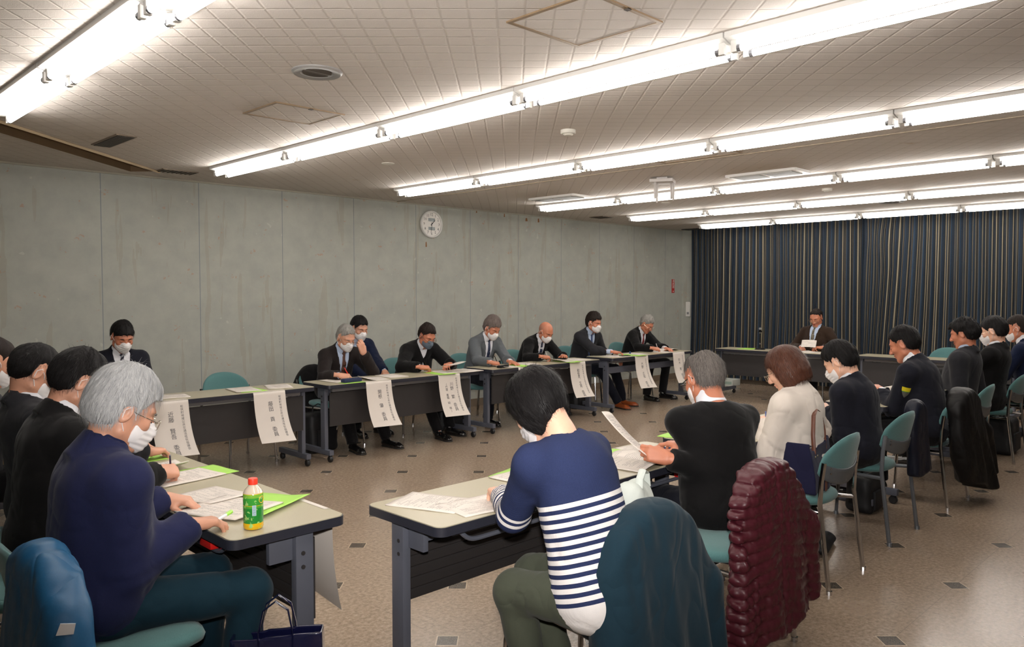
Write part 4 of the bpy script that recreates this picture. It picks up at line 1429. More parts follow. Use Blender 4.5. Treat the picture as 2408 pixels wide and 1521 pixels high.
    # ---- glasses
    if glasses:
        gm_ = WIRE if glasses == 'metal' else BLKP
        r_ = 0.0012 if glasses == 'metal' else 0.0024
        if detail < 2: r_ *= 1.2
        q = MB()
        lens = []
        dz = -0.004
        for s in (-1, 1):
            pts = []
            for k in range(20):
                w_ = 2 * math.pi * k / 20
                c, s2 = math.cos(w_), math.sin(w_)
                x = 0.033 + 0.0235 * math.copysign(abs(c) ** 0.7, c); z = 0.004 + 0.0165 * math.copysign(abs(s2) ** 0.7, s2)
                pts.append((s * x, 0.112 - 0.35 * (x - 0.01) ** 2 * 10, z + dz))
            q.tube([tuple(p) for p in toL(pts)], r_, 6, closed=True)
            lens.append([tuple(p) for p in toL(pts)])
            q.tube([tuple(p) for p in toL([(s * 0.056, 0.100, 0.010 + dz), (s * 0.073, 0.088, 0.012 + dz), (s * 0.082, 0.02, 0.012), (s * 0.083, -0.010, 0.018), (s * 0.082, -0.026, 0.000)])], r_ * 1.1, 6)
        q.tube([tuple(p) for p in toL([(-0.010, 0.112, 0.006 + dz), (0, 0.114, 0.009 + dz), (0.010, 0.112, 0.006 + dz)])], r_, 6)
        gl = q.build('glasses', gm_, root)
        q = MB()
        for L_ in lens:
            q.add(L_, [tuple(range(len(L_)))])
        q.build('lens', LENS, gl, smooth=False)
    # ---- clothes
    g = Grid((-0.50, -0.34, 0.34), (0.50, 0.72, C[2] + 0.02), hb)
    T = g.full()
    fem = w < 0.9
    ell(g, T, sp[0] + np.array((0, -0.01, 0.02)), (0.172 * w, 0.125, 0.12), k=0)
    ell(g, T, sp[1] + np.array((0, 0.01 + belly * 0.25, 0)), (0.155 * w + belly * 0.3, 0.108 + belly * 0.5, 0.13), rotx(-ang[1]), k=0.06)
    ell(g, T, sp[2] + np.array((0, 0.01 + belly * 0.25, 0)), (0.152 * w + belly * 0.3, 0.105 + belly * 0.5, 0.13), rotx(-ang[2]), k=0.06)
    ell(g, T, sp[3] + np.array((0, 0.008, 0)), (0.165 * w, 0.115, 0.15), rotx(-ang[3]), k=0.06)
    ell(g, T, sp[4] + np.array((0, -0.008, 0.0)), (0.160 * w, 0.095, 0.10), rotx(-ang[4]), k=0.06)
    Nn = N + (C - N) * 0.18
    for s in (-1, 1):
        cone(g, T, sp[4] + u_up * (L * 0.115) + np.array((s * 0.04, -0.005, 0)), SH[s], 0.044, 0.050, 0.05)
    AR = g.full()
    sl_cut = 0.030
    Wc = {}
    for s in (-1, 1):
        S_, E, Wt = arms[s]
        fd = (Wt - E) / np.linalg.norm(Wt - E); Wc[s] = (Wt - fd * sl_cut, fd)
        cone(g, AR, S_, E, 0.052 if not fem else 0.047, 0.045, 0.03)
        cone(g, AR, E, Wt - fd * sl_cut, 0.046, 0.036, 0.02, cut=1)
    X, Y, Z = g.xyz()
    us = (sp[5] - sp[0]); Ls = np.linalg.norm(us); us = us / Ls
    # height along the curved spine (piecewise), and forward distance
    seg = [np.array(p) for p in sp]
    hz = np.array([p[2] for p in seg]); 
    S_al = ((X - sp[0][0]) * us[0] + (Y - sp[0][1]) * us[1] + (Z - sp[0][2]) * us[2])
    fw = np.cross(us, np.array((1.0, 0, 0))); fw = -fw if fw[1] < 0 else fw
    F_al = ((X - sp[0][0]) * fw[0] + (Y - sp[0][1]) * fw[1] + (Z - sp[0][2]) * fw[2])
    Xc = X - lean_side * np.clip(S_al / 0.5, 0, 1.2) ** 1.2
    sdr = sum(ord(c) for c in label) % 97
    wr = vnoise(X * 10, Y * 10, Z * 4, sdr) * 0.0045 + vnoise(X * 26, Y * 26 + Z * 9, Z * 14, sdr + 1) * 0.0020
    gr = np.abs(vnoise(X * 6 + Z * 3, Y * 7, Z * 17 + X * 6, sdr + 2))
    low = np.clip(1.15 - (Z - 0.5) * 1.6, 0.25, 1.0) * wrinkle
    wr = wr - 0.0045 * low * (1 - np.minimum(gr * 7, 1))
    th = dict(suit=0.016, sweater=0.012, shirt=0.010, jacket=0.026, coat=0.022)[outfit]
    J = smin(T, AR, 0.03)
    sides = smin(T, AR, 0.0)
    J = J - th - wr
    # lower edge of the garment
    hem = {'suit': -0.09, 'sweater': -0.085, 'shirt': -0.07, 'jacket': -0.10, 'coat': -0.12}[outfit]
    # skirt of the jacket hangs round the hips
    if outfit == 'sweater': J = J - 0.016 * np.clip((sp[0][2] + 0.06 - Z) / 0.12, 0, 1)
    Jcut = np.maximum(J, (sp[0][2] + hem + (0.02 * np.sin(X * 17) if outfit == 'sweater' else 0)) - Z)
    front = F_al > 0.02
    if outfit in ('suit', 'coat'):
        top_s = Ls + 0.03; bot_s = 0.16 if outfit == 'suit' else 0.34
        hw = np.clip((S_al - bot_s) / (top_s - bot_s), 0, 1.3) ** 0.8 * 0.075
        vcut = np.where(front & (S_al > bot_s - 0.02), np.abs(Xc) - hw, 1.0)
        # lapel
        lap = np.where(front & (S_al > bot_s) & (np.abs(Xc) < hw + 0.045 + 0.02 * (S_al > top_s - 0.16)) & (np.abs(Xc) >= hw), 0.006, 0)
        J2 = np.maximum(Jcut - lap, -vcut)
        # open below the button
        slit = np.where(front & (S_al < bot_s - 0.03), np.abs(Xc) - 0.002 - 0.25 * np.clip(bot_s - 0.03 - S_al, 0, 1), 1.0)
        J2 = np.maximum(J2, -slit)
    else:
        J2 = Jcut
    # neck opening
    if outfit == 'sweater':
        nk = d_cone(X, Y, Z, N - u_up * 0.005 + np.array((0, 0.012, 0)), C, 0.072, 0.072)
        J2 = np.maximum(J2, -nk)
    # jacket collar ring at the back of the neck
    if outfit in ('suit', 'coat', 'jacket') and coll:
        cc = Nn + np.array((0, 0.004, 0)); rr_ = 0.070 if outfit != 'jacket' else 0.078
        dn = (C - N); dn = dn / np.linalg.norm(dn)
        px = X - cc[0]; py = Y - cc[1]; pz = Z - cc[2]
        al = px * dn[0] + py * dn[1] + pz * dn[2]
        rad_ = np.sqrt(np.maximum(px ** 2 + py ** 2 + pz ** 2 - al ** 2, 1e-9))
        hgt = 0.020 if outfit != 'jacket' else 0.032
        ring = np.maximum(np.abs(rad_ - rr_ - 0.25 * np.clip(-al, -0.02, 0.1)) - 0.0085, np.abs(al + 0.022) - hgt - 0.016)
        ring = np.maximum(ring, (F_al - 0.035) - 0.02 * (outfit == 'jacket') - sp[5] @ fw + sp[0] @ fw)
        ring = np.maximum(ring, rad_ - 0.12)
        J2 = smin(J2, ring, 0.012)
        inner = np.maximum(rad_ - rr_ + 0.008, -al - 0.012)
        J2 = np.maximum(J2, -inner)
    Vj, Qj = surface(g, J2)
    # attributes: height along the spine, and arm flag
    da = d_cone(Vj[:, 0], Vj[:, 1], Vj[:, 2], arms[-1][0], arms[-1][1], 0.05, 0.045)
    def armd(s):
        S_, E, Wt = arms[s]
        return np.minimum(d_cone(Vj[:, 0], Vj[:, 1], Vj[:, 2], S_ + (E - S_) * 0.15, E, 0.05, 0.045), d_cone(Vj[:, 0], Vj[:, 1], Vj[:, 2], E, Wt, 0.045, 0.036))
    dA = np.minimum(armd(-1), armd(1))
    # torso distance along a curved spine
    zz = Vj - sp[0]
    sv = zz @ us
    wt = []
    for s in (-1, 1):
        S_, E, Wt = arms[s]
        fd = (E - S_); L_ = np.linalg.norm(fd); t1 = np.clip(((Vj - S_) @ fd) / L_ ** 2, 0, 1)
        fd2 = (Wt - E); L2_ = np.linalg.norm(fd2); t2 = np.clip(((Vj - E) @ fd2) / L2_ ** 2, 0, 1)
        wt.append(t1 * L_ + t2 * L2_)
    side_pick = (Vj[:, 0] > 0).astype(int)
    arm_len = np.where(side_pick == 1, wt[1], wt[0])
    name_j = {'suit': 'jacket', 'sweater': 'sweater', 'shirt': 'shirt', 'jacket': 'jacket', 'coat': 'coat'}[outfit]
    jo = fast_mesh(name_j, Vj, Qj, CL[jacket] if isinstance(jacket, str) else jacket, root,
                   attrs={'along': sv, 'armd': dA, 'armlen': arm_len, 'tors': np.where(dA < 0.03, 0.0, 1.0)})
    # shirt under it, with collar and cuffs
    if outfit in ('suit', 'coat', 'sweater', 'jacket') and shirt:
        if outfit in ('suit', 'coat'):
            Sx = T - 0.008
            Sx = np.maximum(Sx, 0.10 - S_al); Sx = np.maximum(Sx, -F_al)
        else:
            Sx = g.full()
        cc = Nn + np.array((0, 0.006, 0)); dn = (C - N); dn = dn / np.linalg.norm(dn)
        px = X - cc[0]; py = Y - cc[1]; pz = Z - cc[2]
        al = px * dn[0] + py * dn[1] + pz * dn[2]
        rad_ = np.sqrt(np.maximum(px ** 2 + py ** 2 + pz ** 2 - al ** 2, 1e-9))
        gc = Grid(cc - 0.095, cc + 0.095, hh * 0.85)
        x_, y_, z_ = gc.xyz(); qx = x_ - cc[0]; qy = y_ - cc[1]; qz = z_ - cc[2]
        al = qx * dn[0] + qy * dn[1] + qz * dn[2]
        rd = np.sqrt(np.maximum(qx ** 2 + qy ** 2 + qz ** 2 - al ** 2, 1e-9))
        r0 = 0.0585 * (0.92 if fem else 1)
        ring = np.maximum(np.abs(rd - r0 - 0.22 * np.clip(0.025 - al, 0, 0.06)) - 0.0040, np.abs(al - 0.010) - 0.038)
        ring = np.minimum(ring, np.maximum(np.abs(rd - r0) - 0.003, np.abs(al + 0.01) - 0.036))
        gap = np.where(qy > 0.03, np.abs(qx) - 0.002 - np.clip(0.034 - al, 0, 1) * 0.35, 1)
        ring = np.maximum(ring, -gap)
        Vc, Qc = surface(gc, ring + 0 * x_)
        if outfit in ('suit', 'coat'):
            for s in (-1, 1):
                Wt, fd = Wc[s]
                c1 = d_cone(X, Y, Z, Wt - fd * 0.05, Wt + fd * 0.022, 0.0335, 0.032, 1)
                Cu = g.full(); Cu = np.minimum(Cu, c1)
                Vu, Qu = surface(g, Cu)
                if len(Vu): fast_mesh('shirt_cuff', Vu, Qu, CL[shirt], root)
        Vs, Qs = surface(g, Sx)
        if len(Vs): fast_mesh('shirt', Vs, Qs, CL[shirt], root)
        fast_mesh('collar', Vc, Qc, CL[shirt], root)
        if tie:
            tw = np.interp(S_al, [0.05, 0.12, 0.30, Ls - 0.03, Ls + 0.0, Ls + 0.04], [0.0, 0.034, 0.030, 0.017, 0.024, 0.024])
            Tt = np.maximum(np.maximum(T - 0.015 - 0.008 * (S_al > Ls - 0.03), np.abs(Xc) - tw), np.maximum(0.03 - F_al, 0.10 - S_al))
            Tt = np.maximum(Tt, -(T - 0.002))
            Tt = np.maximum(Tt, S_al - Ls - 0.02)
            Vt, Qt = surface(g, Tt)
            if len(Vt): fast_mesh('tie', Vt, Qt, TIES[tie], root)
    # ---- trousers, shoes
    if legs:
        hl_ = hb * 1.15
        g2 = Grid((-0.42, -0.22, 0.02), (0.42, 0.72, 0.66), hl_)
        Lg = g2.full()
        ell(g2, Lg, sp[0] + np.array((0, -0.01, -0.01)), (0.165 * w, 0.125, 0.11), k=0)
        for s in (-1, 1):
            cone(g2, Lg, HIP[s], KN[s], 0.082, 0.062, 0.05)
        for s in (-1, 1):
            fd = FT[s] - KN[s]
            cone(g2, Lg, KN[s] + np.array((0, -0.004, -0.005)), FT[s] - np.array((0, 0, 0.005)), 0.060, 0.052, 0.03, cut=1)
        X2, Y2, Z2 = g2.xyz()
        wr2 = vnoise(X2 * 11, Y2 * 11, Z2 * 11, sdr + 4) * 0.005 - 0.004 * (1 - np.minimum(np.abs(vnoise(X2 * 7, Y2 * 16, Z2 * 16, sdr + 5)) * 5, 1))
        Lg = Lg - 0.006 - wr2
        Lg = np.maximum(Lg, 0.455 - 0.03 - Z2 + 10 * (Y2 > 0.25) + 10 * (np.abs(Z2) > 10)) if False else Lg
        Vl, Ql = surface(g2, Lg)
        fast_mesh('trousers', Vl, Ql, CL[trousers], root)
        for s in (-1, 1):
            sc = shoe_mesh()
            fx, fy = FT[s][0], FT[s][1]
            R_ = rotz(rad(-s * 8))
            o1 = fast_mesh('shoe', sc['v'][0] @ R_.T + np.array((fx, fy + 0.03, 0)), sc['v'][1], shoes, root)
            fast_mesh('sole', sc['s'][0] @ R_.T + np.array((fx, fy + 0.03, 0)), sc['s'][1], SOLE, o1)
    info = dict(root=root, C=C, RH=RH, arms=arms, hands=hand_T, loc=np.array(loc), Rz=Rz, sp=sp, N=N, label=label)
    return info

def w_of(info, p):
    return info['Rz'] @ np.array(p, float) + info['loc']
def hand_point(info, s, p):
    """world position of a point given in the frame of hand s"""
    F, Wt, side = info['hands'][s]
    q = np.array(p, float) * np.array((side, 1, 1))
    return w_of(info, F @ q + Wt)
# ---------------------------------------------------------------- the people in the room
def m_stripes():
    m = bpy.data.materials.new('striped_knit'); m.use_nodes = True
    t = NT(m)
    al, ln, to = t.attr('along'), t.attr('armlen'), t.attr('tors')
    def band(a, per, off):
        return t.math('GREATER_THAN', t.math('FRACT', t.math('ADD', t.math('DIVIDE', a, per), off)), 0.47)
    body = t.math('MULTIPLY', t.math('LESS_THAN', al, 0.325), band(al, 0.0285, 30.0))
    arm = t.math('MULTIPLY', t.math('GREATER_THAN', ln, 0.235), band(ln, 0.0285, 30.3))
    hem = t.math('LESS_THAN', al, 0.0)
    f = t.math('MAXIMUM', t.math('ADD', t.math('MULTIPLY', body, t.math('GREATER_THAN', to, 0.5)), t.math('MULTIPLY', arm, t.math('LESS_THAN', to, 0.5))), hem)
    s = t.sep(t.pos())
    rib = t.math('SINE', t.math('MULTIPLY', t.math('ADD', s[0], t.math('MULTIPLY', s[1], 0.7)), 900.0))
    n = t.noise(400, 2, t.pos())
    nv = t.mix(n, srgb(28, 36, 66), srgb(44, 54, 90))
    t.color(t.mix(f, nv, srgb(222, 218, 216)))
    t.b.inputs['Roughness'].default_value = 0.9; t.b.inputs['Specular IOR Level'].default_value = 0.2
    t.normal(t.bump(t.math('ADD', t.math('MULTIPLY', rib, 0.22), n), 0.35, 0.0015))
    return m
STRIPED = m_stripes()
WR = (0.62, 0, 0.78)
P_ = {}
# left block
P_['white_haired'] = person('white-haired man in glasses and mask leaning over the near table in indigo', (0.895, 2.68), 1.268, -90, L=0.475, hp=27, hy=-4, detail=2,
    outfit='jacket', jacket='indigo', trousers='teal_trs', shirt='indigo', mask=MASKM, glasses='metal', hair=dict(style='short', vol=0.022, top=0.014, fringe=0.012, rough=0.006, seed=4, taper=0.010), haircol='white',
    rh=(1.075, 2.60, 0.745), lh=(1.15, 3.00, 0.745), rdir=(1, 0.05, -0.10), ldir=(0.7, -0.6, -0.16), rpose='relax', lpose='relax', knees=((-0.10, 0.42), (0.16, 0.44)), feet=((-0.10, 0.38), (0.16, 0.36)), belly=0.03, hairstrands=5000, elbow=(0.15, -0.6, -0.8))
P_['black_left'] = person('black-suited man writing with a dark pen, second at the left table', (1.0, 3.50), 1.285, -90, hp=32, detail=2,
    jacket='black_suit', shirt='shirt_white', tie='navy', mask=MASKM, hair=dict(style='short', vol=0.016, top=0.008, rough=0.005, seed=8), haircol='black',
    rh=(1.27, 3.38, 0.765), lh=(1.2, 3.80, 0.745), rdir=(1, 0.35, -0.18), rpose='write', rup=WR, elbow=(0.5, -0.2, -0.8), hairstrands=2500)
person('man in a dark grey suit with white mask, third at the left table', (0.98, 4.05), 1.294, -90, hp=32, detail=1, jacket='charcoal', mask=MASKM, hair=dict(style='short', vol=0.014, rough=0.005, seed=3), haircol='black')
person('man cut off by the left edge of the picture, only hair and shoulder in view', (0.965, 4.78), 1.29, -90, hp=25, detail=0, jacket='charcoal', mask=MASKM, hair=dict(style='short', vol=0.014), haircol='darkbrown')
# along the grey wall
person('masked man in navy suit and striped tie, leftmost before the grey wall', (2.33, 6.95), 1.28, 180, hp=26, detail=1, jacket='navy_suit', tie='stripe', mask=MASKM, skin=SKIN_T,
    hair=dict(style='short', vol=0.02, top=0.006, fringe=0.022, rough=0.005, seed=12), haircol='black', lh=(2.45, 6.62, 0.6), rh=(2.2, 6.62, 0.6))
P_['pinstripe'] = person('grey-haired man in brown pinstripe suit touching his glasses with one raised hand', (4.30, 6.62), 1.205, 180, L=0.455, hp=26, detail=1, jacket='brown_suit', trousers='black_trs', shirt='shirt_blue', tie='brown', mask=MASKM, glasses='metal',
    hair=dict(style='short', vol=0.012, top=0.008, rough=0.004, recede=0.012, seed=6), haircol='grey', rh=(4.02, 6.30, 0.75), rpose='write', rup=WR, rdir=(0.9, -0.5, -0.15),
    lh=(4.40, 6.46, 0.93), lpose='hold', ldir=(-0.30, 0.12, 1), lup=(-0.3, 1.0, 0), elbow=(0.5, 0.2, -0.8), feet=((-0.28, 0.52), (0.1, 0.5)), knees=((-0.2, 0.42), (0.14, 0.42)))
person('young man in a navy blazer and mask behind the pinstripe man', (4.83, 7.17), 1.262, 180, hp=20, detail=1, jacket='blue_blazer', shirt='shirt_blue', mask=MASKM, hair=dict(style='short', vol=0.02, top=0.008, rough=0.006, seed=21), haircol='black',
    lh=(4.90, 6.80, 0.68), rh=(4.7, 6.85, 0.62))
P_['greymask'] = person('stocky man in a black coat with grey mask and gold glasses holding a sheet', (5.32, 6.62), 1.186, 180, L=0.46, hp=32, detail=1, w=1.06, belly=0.05, outfit='coat', jacket='black_knit', shirt='shirt_white', mask=MASKG, glasses='metal', skin=SKIN_T,
    hair=dict(style='short', vol=0.012, top=0.012, rough=0.006, recede=0.006, seed=17), haircol='darkbrown', rh=(5.00, 6.33, 0.76), rpose='write', rup=WR, rdir=(0.9, -0.4, -0.1), lh=(5.40, 6.33, 0.765), lpose='hold', ldir=(-0.9, -0.5, 0), elbow=(0.8, -0.1, -0.6), feet=((-0.13, 0.50), (0.12, 0.62)))
P_['tweed'] = person('man in light grey tweed with bushy grey-brown hair and mask', (6.27, 6.60), 1.24, 180, hp=33, detail=1, jacket='tweed', trousers='navy_trs', tie='navy', mask=MASKM, glasses=None, skin=SKIN_T,
    hair=dict(style='short', vol=0.022, top=0.016, rough=0.007, seed=31, taper=0.008), haircol='greybrown', rh=(5.96, 6.28, 0.75), rpose='write', rup=WR, rdir=(0.9, -0.3, -0.15), lh=(6.28, 6.30, 0.735), lpose='flat', ldir=(-0.15, -1, -0.12), elbow=(0.5, 0.0, -0.8), feet=((-0.36, 0.62), (0.1, 0.3)), knees=((-0.24, 0.42), (0.14, 0.40)))
P_['bald'] = person('bald man in a black suit and white mask bending over his writing', (7.19, 6.60), 1.168, 180, L=0.46, hp=36, detail=1, jacket='black_suit', tie='navy', mask=MASKM, skin=SKIN_T, stub=0.42,
    rh=(6.85, 6.33, 0.76), rpose='write', rup=WR, rdir=(0.95, -0.3, -0.12), lh=(7.25, 6.36, 0.745), lpose='flat', elbow=(0.7, 0, -0.7))
P_['tanshoes'] = person('slim masked man with wavy hair and tan shoes, hand on the table', (8.14, 6.60), 1.247, 176, hp=14, hy=6, detail=1, jacket='charcoal', trousers='navy_trs', shirt='shirt_blue', tie='blue', mask=MASKM, skin=SKIN_T,
    hair=dict(style='short', vol=0.02, top=0.016, rough=0.009, seed=41, taper=0.009), haircol='darkbrown', rh=(8.16, 6.28, 0.75), rpose='relax', rdir=(0.9, -0.5, -0.1), lh=(8.5, 6.5, 0.62), shoes=SHOET, feet=((-0.42, 0.42), (-0.16, 0.55)), knees=((-0.26, 0.40), (0.02, 0.42)), elbow=(0.6, 0, -0.8))
P_['redtie'] = person('unmasked grey-haired man with a dark red tie writing at the far table', (9.34, 6.60), 1.20, 180, L=0.47, hp=36, detail=1, jacket='black_suit', tie='red', glasses='metal', skin=SKIN_T,
    hair=dict(style='short', vol=0.013, top=0.012, rough=0.005, seed=52), haircol='grey', rh=(9.03, 6.27, 0.755), rpose='write', rup=WR, rdir=(0.85, -0.5, -0.15), lh=(9.36, 6.28, 0.735), lpose='flat', ldir=(-0.4, -0.9, -0.1), feet=((-0.20, 0.42), (0.16, 0.40)), knees=((-0.32, 0.40), (0.12, 0.42)), elbow=(0.6, 0, -0.7))
# before the curtains
P_['brown'] = person('man in a brown jacket with patterned tie and reading glasses before the curtains', (11.03, 4.86), 1.318, 90, hp=26, detail=1, jacket='brown_jacket', shirt='shirt_blue', tie='ochre', glasses='metal', skin=SKIN_T,
    hair=dict(style='short', vol=0.009, top=0.004, rough=0.004, recede=0.022, seed=61), haircol='darkbrown', rh=(10.78, 4.96, 0.75), lh=(10.78, 4.66, 0.76), lpose='hold', rpose='relax', ldir=(-0.6, 0.7, 0), rdir=(-0.8, -0.5, -0.1), elbow=(0.7, 0, -0.7))
# near row, backs to the camera
P_['striped'] = person('woman with short black hair in a navy and white striped sweater, back to the camera', (1.975, 1.85), 1.262, 2, hp=50, detail=2, w=0.90, L=0.525, outfit='sweater', jacket=STRIPED, trousers='olive', shirt=None, mask=MASKM, skin=SKIN_L,
    hair=dict(style='crop', vol=0.012, rough=0.004, seed=71), haircol='black', lh=(2.05, 2.11, 0.755), rh=(2.30, 2.13, 0.745), lpose='relax', rpose='relax', knees=((-0.11, 0.27), (0.07, 0.34)), feet=((-0.06, 0.20), (0.08, 0.18)), hairstrands=5000, elbow=(0.4, -0.35, -0.8), lean_side=-0.01)
P_['blacksweater'] = person('man in a black sweater with thinning grey hair and black glasses, holding a sheet', (3.285, 1.99), 1.24, -26, L=0.46, hp=26, hy=6, detail=2, outfit='sweater', jacket='black_knit', trousers='navy_trs', shirt='shirt_white', mask=MASKM, glasses='black', skin=SKIN_T,
    hair=dict(style='short', vol=0.010, top=0.003, bald=0.050, rough=0.005, recede=0.006, seed=81), haircol='salt', lh=(2.955, 1.97, 0.78), lpose='hold', ldir=(-0.45, 0.8, 0.18), lup=(0.9, -0.1, 0.35), rh=(3.34, 2.12, 0.75), rpose='relax', belly=0.04, w=1.04, hairstrands=6000, elbow=(0.35, -0.5, -0.9), stub=0.16)
P_['cream'] = person('woman with a brown bob and glasses in an oversized cream jacket', (4.19, 2.02), 1.222, 6, L=0.43, hp=30, detail=2, w=0.92, outfit='jacket', jacket='cream', trousers='black_trs', shirt='cream', wrinkle=1.7, glasses='metal', skin=SKIN_L,
    hair=dict(style='bob', vol=0.013, rough=0.003, seed=91), haircol='brown', lh=(4.22, 2.15, 0.755), lpose='write', lup=WR, rh=(4.42, 2.2, 0.745), hairstrands=5000, elbow=(0.7, -0.3, -0.6))
P_['navymask'] = person('masked man in a navy suit next to the woman in cream', (5.02, 2.05), 1.208, 2, L=0.425, hp=34, detail=2, jacket='navy_suit', tie='navy', mask=MASKM, skin=SKIN_L,
    hair=dict(style='short', vol=0.019, top=0.006, rough=0.006, fringe=0.016, seed=101), haircol='black', lh=(5.02, 2.12, 0.76), lpose='hold', rh=(5.18, 2.16, 0.75), hairstrands=2500, elbow=(0.45, -0.5, -0.8))
P_['uniform'] = person('unmasked man in navy uniform with a yellow and green sleeve badge', (6.11, 2.03), 1.27, 2, L=0.49, hp=24, detail=2, w=1.05, belly=0.03, jacket='navy_suit', tie='navy', skin=SKIN_T,
    hair=dict(style='short', vol=0.015, top=0.010, rough=0.005, seed=111), haircol='black', lh=(6.14, 2.20, 0.79), lpose='hold', rh=(6.36, 2.22, 0.75), hairstrands=2000, elbow=(0.6, -0.4, -0.75), stub=0.2)
person('unmasked man in charcoal with wavy black hair, beyond the uniformed man', (7.46, 2.0), 1.333, -2, hp=16, detail=1, w=1.05, jacket='charcoal', shirt='shirt_blue', skin=SKIN_T,
    hair=dict(style='short', vol=0.024, top=0.006, rough=0.010, seed=121, fringe=0.01, taper=0.008), haircol='black', lh=(7.42, 2.14, 0.745), rh=(7.62, 2.18, 0.745), elbow=(0.35, -0.4, -0.9))
person('man in black suit, mask and thin glasses, second from the right edge', (8.18, 1.95), 1.32, 0, hp=18, detail=1, jacket='black_suit', mask=MASKM, glasses='metal', skin=SKIN_L,
    hair=dict(style='short', vol=0.021, top=0.004, rough=0.006, seed=131), haircol='black')
person('man in a navy suit with cropped brown hair and mask at the right edge', (9.07, 1.95), 1.29, 0, hp=16, detail=1, jacket='blue_blazer', mask=MASKM, skin=SKIN_T,
    hair=dict(style='short', vol=0.011, top=0.012, rough=0.005, seed=141), haircol='darkbrown', stub=0.2)

# sleeve badge
I_ = P_['uniform']; S_, E_, W_ = I_['arms'][-1]
c = S_ + (E_ - S_) * 0.42; dn = (E_ - S_) / np.linalg.norm(E_ - S_)
out = np.array((-0.72, -0.68, 0.0)); out -= dn * (out @ dn); out /= np.linalg.norm(out)
sd = np.cross(dn, out)
def badge_pt(a, b, r=0.0755):
    th_ = a / 0.07
    return tuple(c + dn * b + (out * math.cos(th_) + sd * math.sin(th_)) * r)
q = MB()
rows = [(-0.038, 0.036), (-0.022, 0.034), (-0.008, 0.030), (-0.003, 0.028), (0.012, 0.021), (0.026, 0.012), (0.040, 0.001)]
n = 8
for k, (b, hw_) in enumerate(rows):
    for i in range(n + 1): q.v.append(badge_pt(-hw_ + 2 * hw_ * i / n, b))
for k in range(len(rows) - 1):
    for i in range(n):
        q.f.append((k * (n + 1) + i, k * (n + 1) + i + 1, (k + 1) * (n + 1) + i + 1, (k + 1) * (n + 1) + i)); q.m.append(0 if k < 2 else (1 if k == 2 else 2))
nv = len(q.v); q.v += [badge_pt(*ab, r=0.066) for ab in [(-hw_ + 2 * hw_ * i / n, b) for b, hw_ in rows for i in range(n + 1)]]
q.f += [tuple(nv + j for j in reversed(f_)) for f_ in q.f]; q.m += q.m[:]
b_ = q.build('arm_badge', [mat('badge_yellow', srgb(222, 204, 30), 0.5), mat('badge_green', srgb(90, 160, 50), 0.5), mat('badge_grey', srgb(92, 92, 84), 0.6)], I_['root'], smooth=False)
b_['label'] = 'shield badge with yellow, green and grey bands'

# ---------------------------------------------------------------- pens in hands
def pen(info, s, label, col, tip=(0.030, 0.118, -0.060), tail=(0.040, 0.028, 0.075), r=0.0042):
    a = hand_point(info, s, tip); b = hand_point(info, s, tail)
    a = np.array(a); b = np.array(b); a[2] = max(a[2], TT + 0.002)
    d = (b - a) / np.linalg.norm(b - a)
    root = thing('pen', label, 'pen', tuple(a), 0, 'pens in writing hands')
    q = MB(); q.tube([d * 0.012, d * 0.10, d * 0.137], [r, r, r * 0.85], 8); q.build('barrel', col, root)
    q = MB(); q.tube([(0, 0, 0), d * 0.012], [0.0006, r * 0.9], 8); q.build('pen_tip', mat('pen_metal', srgb(170, 170, 174), 0.25, 0.9), root)
NAVYP = mat('navy_pen', srgb(22, 28, 70), 0.25); REDPEN = mat('red_pen', srgb(214, 40, 30), 0.3); WHP = mat('white_pen', srgb(220, 220, 222), 0.3); LIME = mat('lime_plastic', srgb(140, 214, 30), 0.3)
pen(P_['black_left'], 1, 'dark blue pen in the hand of the black-suited man at the left table', NAVYP)
pen(P_['pinstripe'], 1, 'red pen held by the pinstripe man', REDPEN)
pen(P_['greymask'], 1, 'black pen held by the man with the grey mask', BLKP)
pen(P_['tweed'], 1, 'slim dark pen held by the man in tweed', BLKP)
pen(P_['bald'], 1, 'white pen held by the bald man', WHP)
pen(P_['redtie'], 1, 'silver pen held by the man with the red tie', WHP)
pen(P_['cream'], -1, 'blue pen held by the woman in the cream jacket', mat('blue_pen', srgb(90, 120, 190), 0.3))
# ---------------------------------------------------------------- paper goods
def m_paper(name, base, ink=0.55, lines=30):
    m = bpy.data.materials.new(name); m.use_nodes = True
    t = NT(m); s = t.sep(t.attr('uvp', 'Vector'))
    u, v = s[0], s[1]
    row = t.math('MULTIPLY', v, float(lines))
    fr = t.math('FRACT', row)
    ln = t.math('MULTIPLY', t.math('GREATER_THAN', fr, 0.35), t.math('LESS_THAN', fr, 0.72))
    rid = t.math('FLOOR', row)
    blk = t.noise(1.0, 2, t.comb(t.math('MULTIPLY', u, 70.0), t.math('MULTIPLY', rid, 3.7), 0.0), 0.7)
    gap = t.noise(1.0, 1, t.comb(t.math('MULTIPLY', u, 2.2), t.math('MULTIPLY', rid, 0.43), 5.0), 0.5)
    k = t.math('MULTIPLY', ln, t.math('MULTIPLY', t.math('GREATER_THAN', blk, 0.44), t.math('GREATER_THAN', gap, 0.46)))
    inx = t.math('MULTIPLY', t.math('LESS_THAN', t.math('ABSOLUTE', t.math('SUBTRACT', u, 0.5)), 0.40), t.math('LESS_THAN', t.math('ABSOLUTE', t.math('SUBTRACT', v, 0.5)), 0.42))
    f = t.math('MULTIPLY', t.math('MULTIPLY', k, inx), ink)
    t.color(t.mix(f, base, srgb(70, 70, 78)))
    t.b.inputs['Roughness'].default_value = 0.75
    t.b.inputs['Specular IOR Level'].default_value = 0.2
    return m
PAPER = m_paper('printed_paper', srgb(216, 208, 200))
PLAIN = mat('plain_paper', srgb(214, 206, 198), 0.75, spec=0.2)
GREENP = mat('lime_folder', srgb(158, 208, 84), 0.6, noise=(12, 0.05))

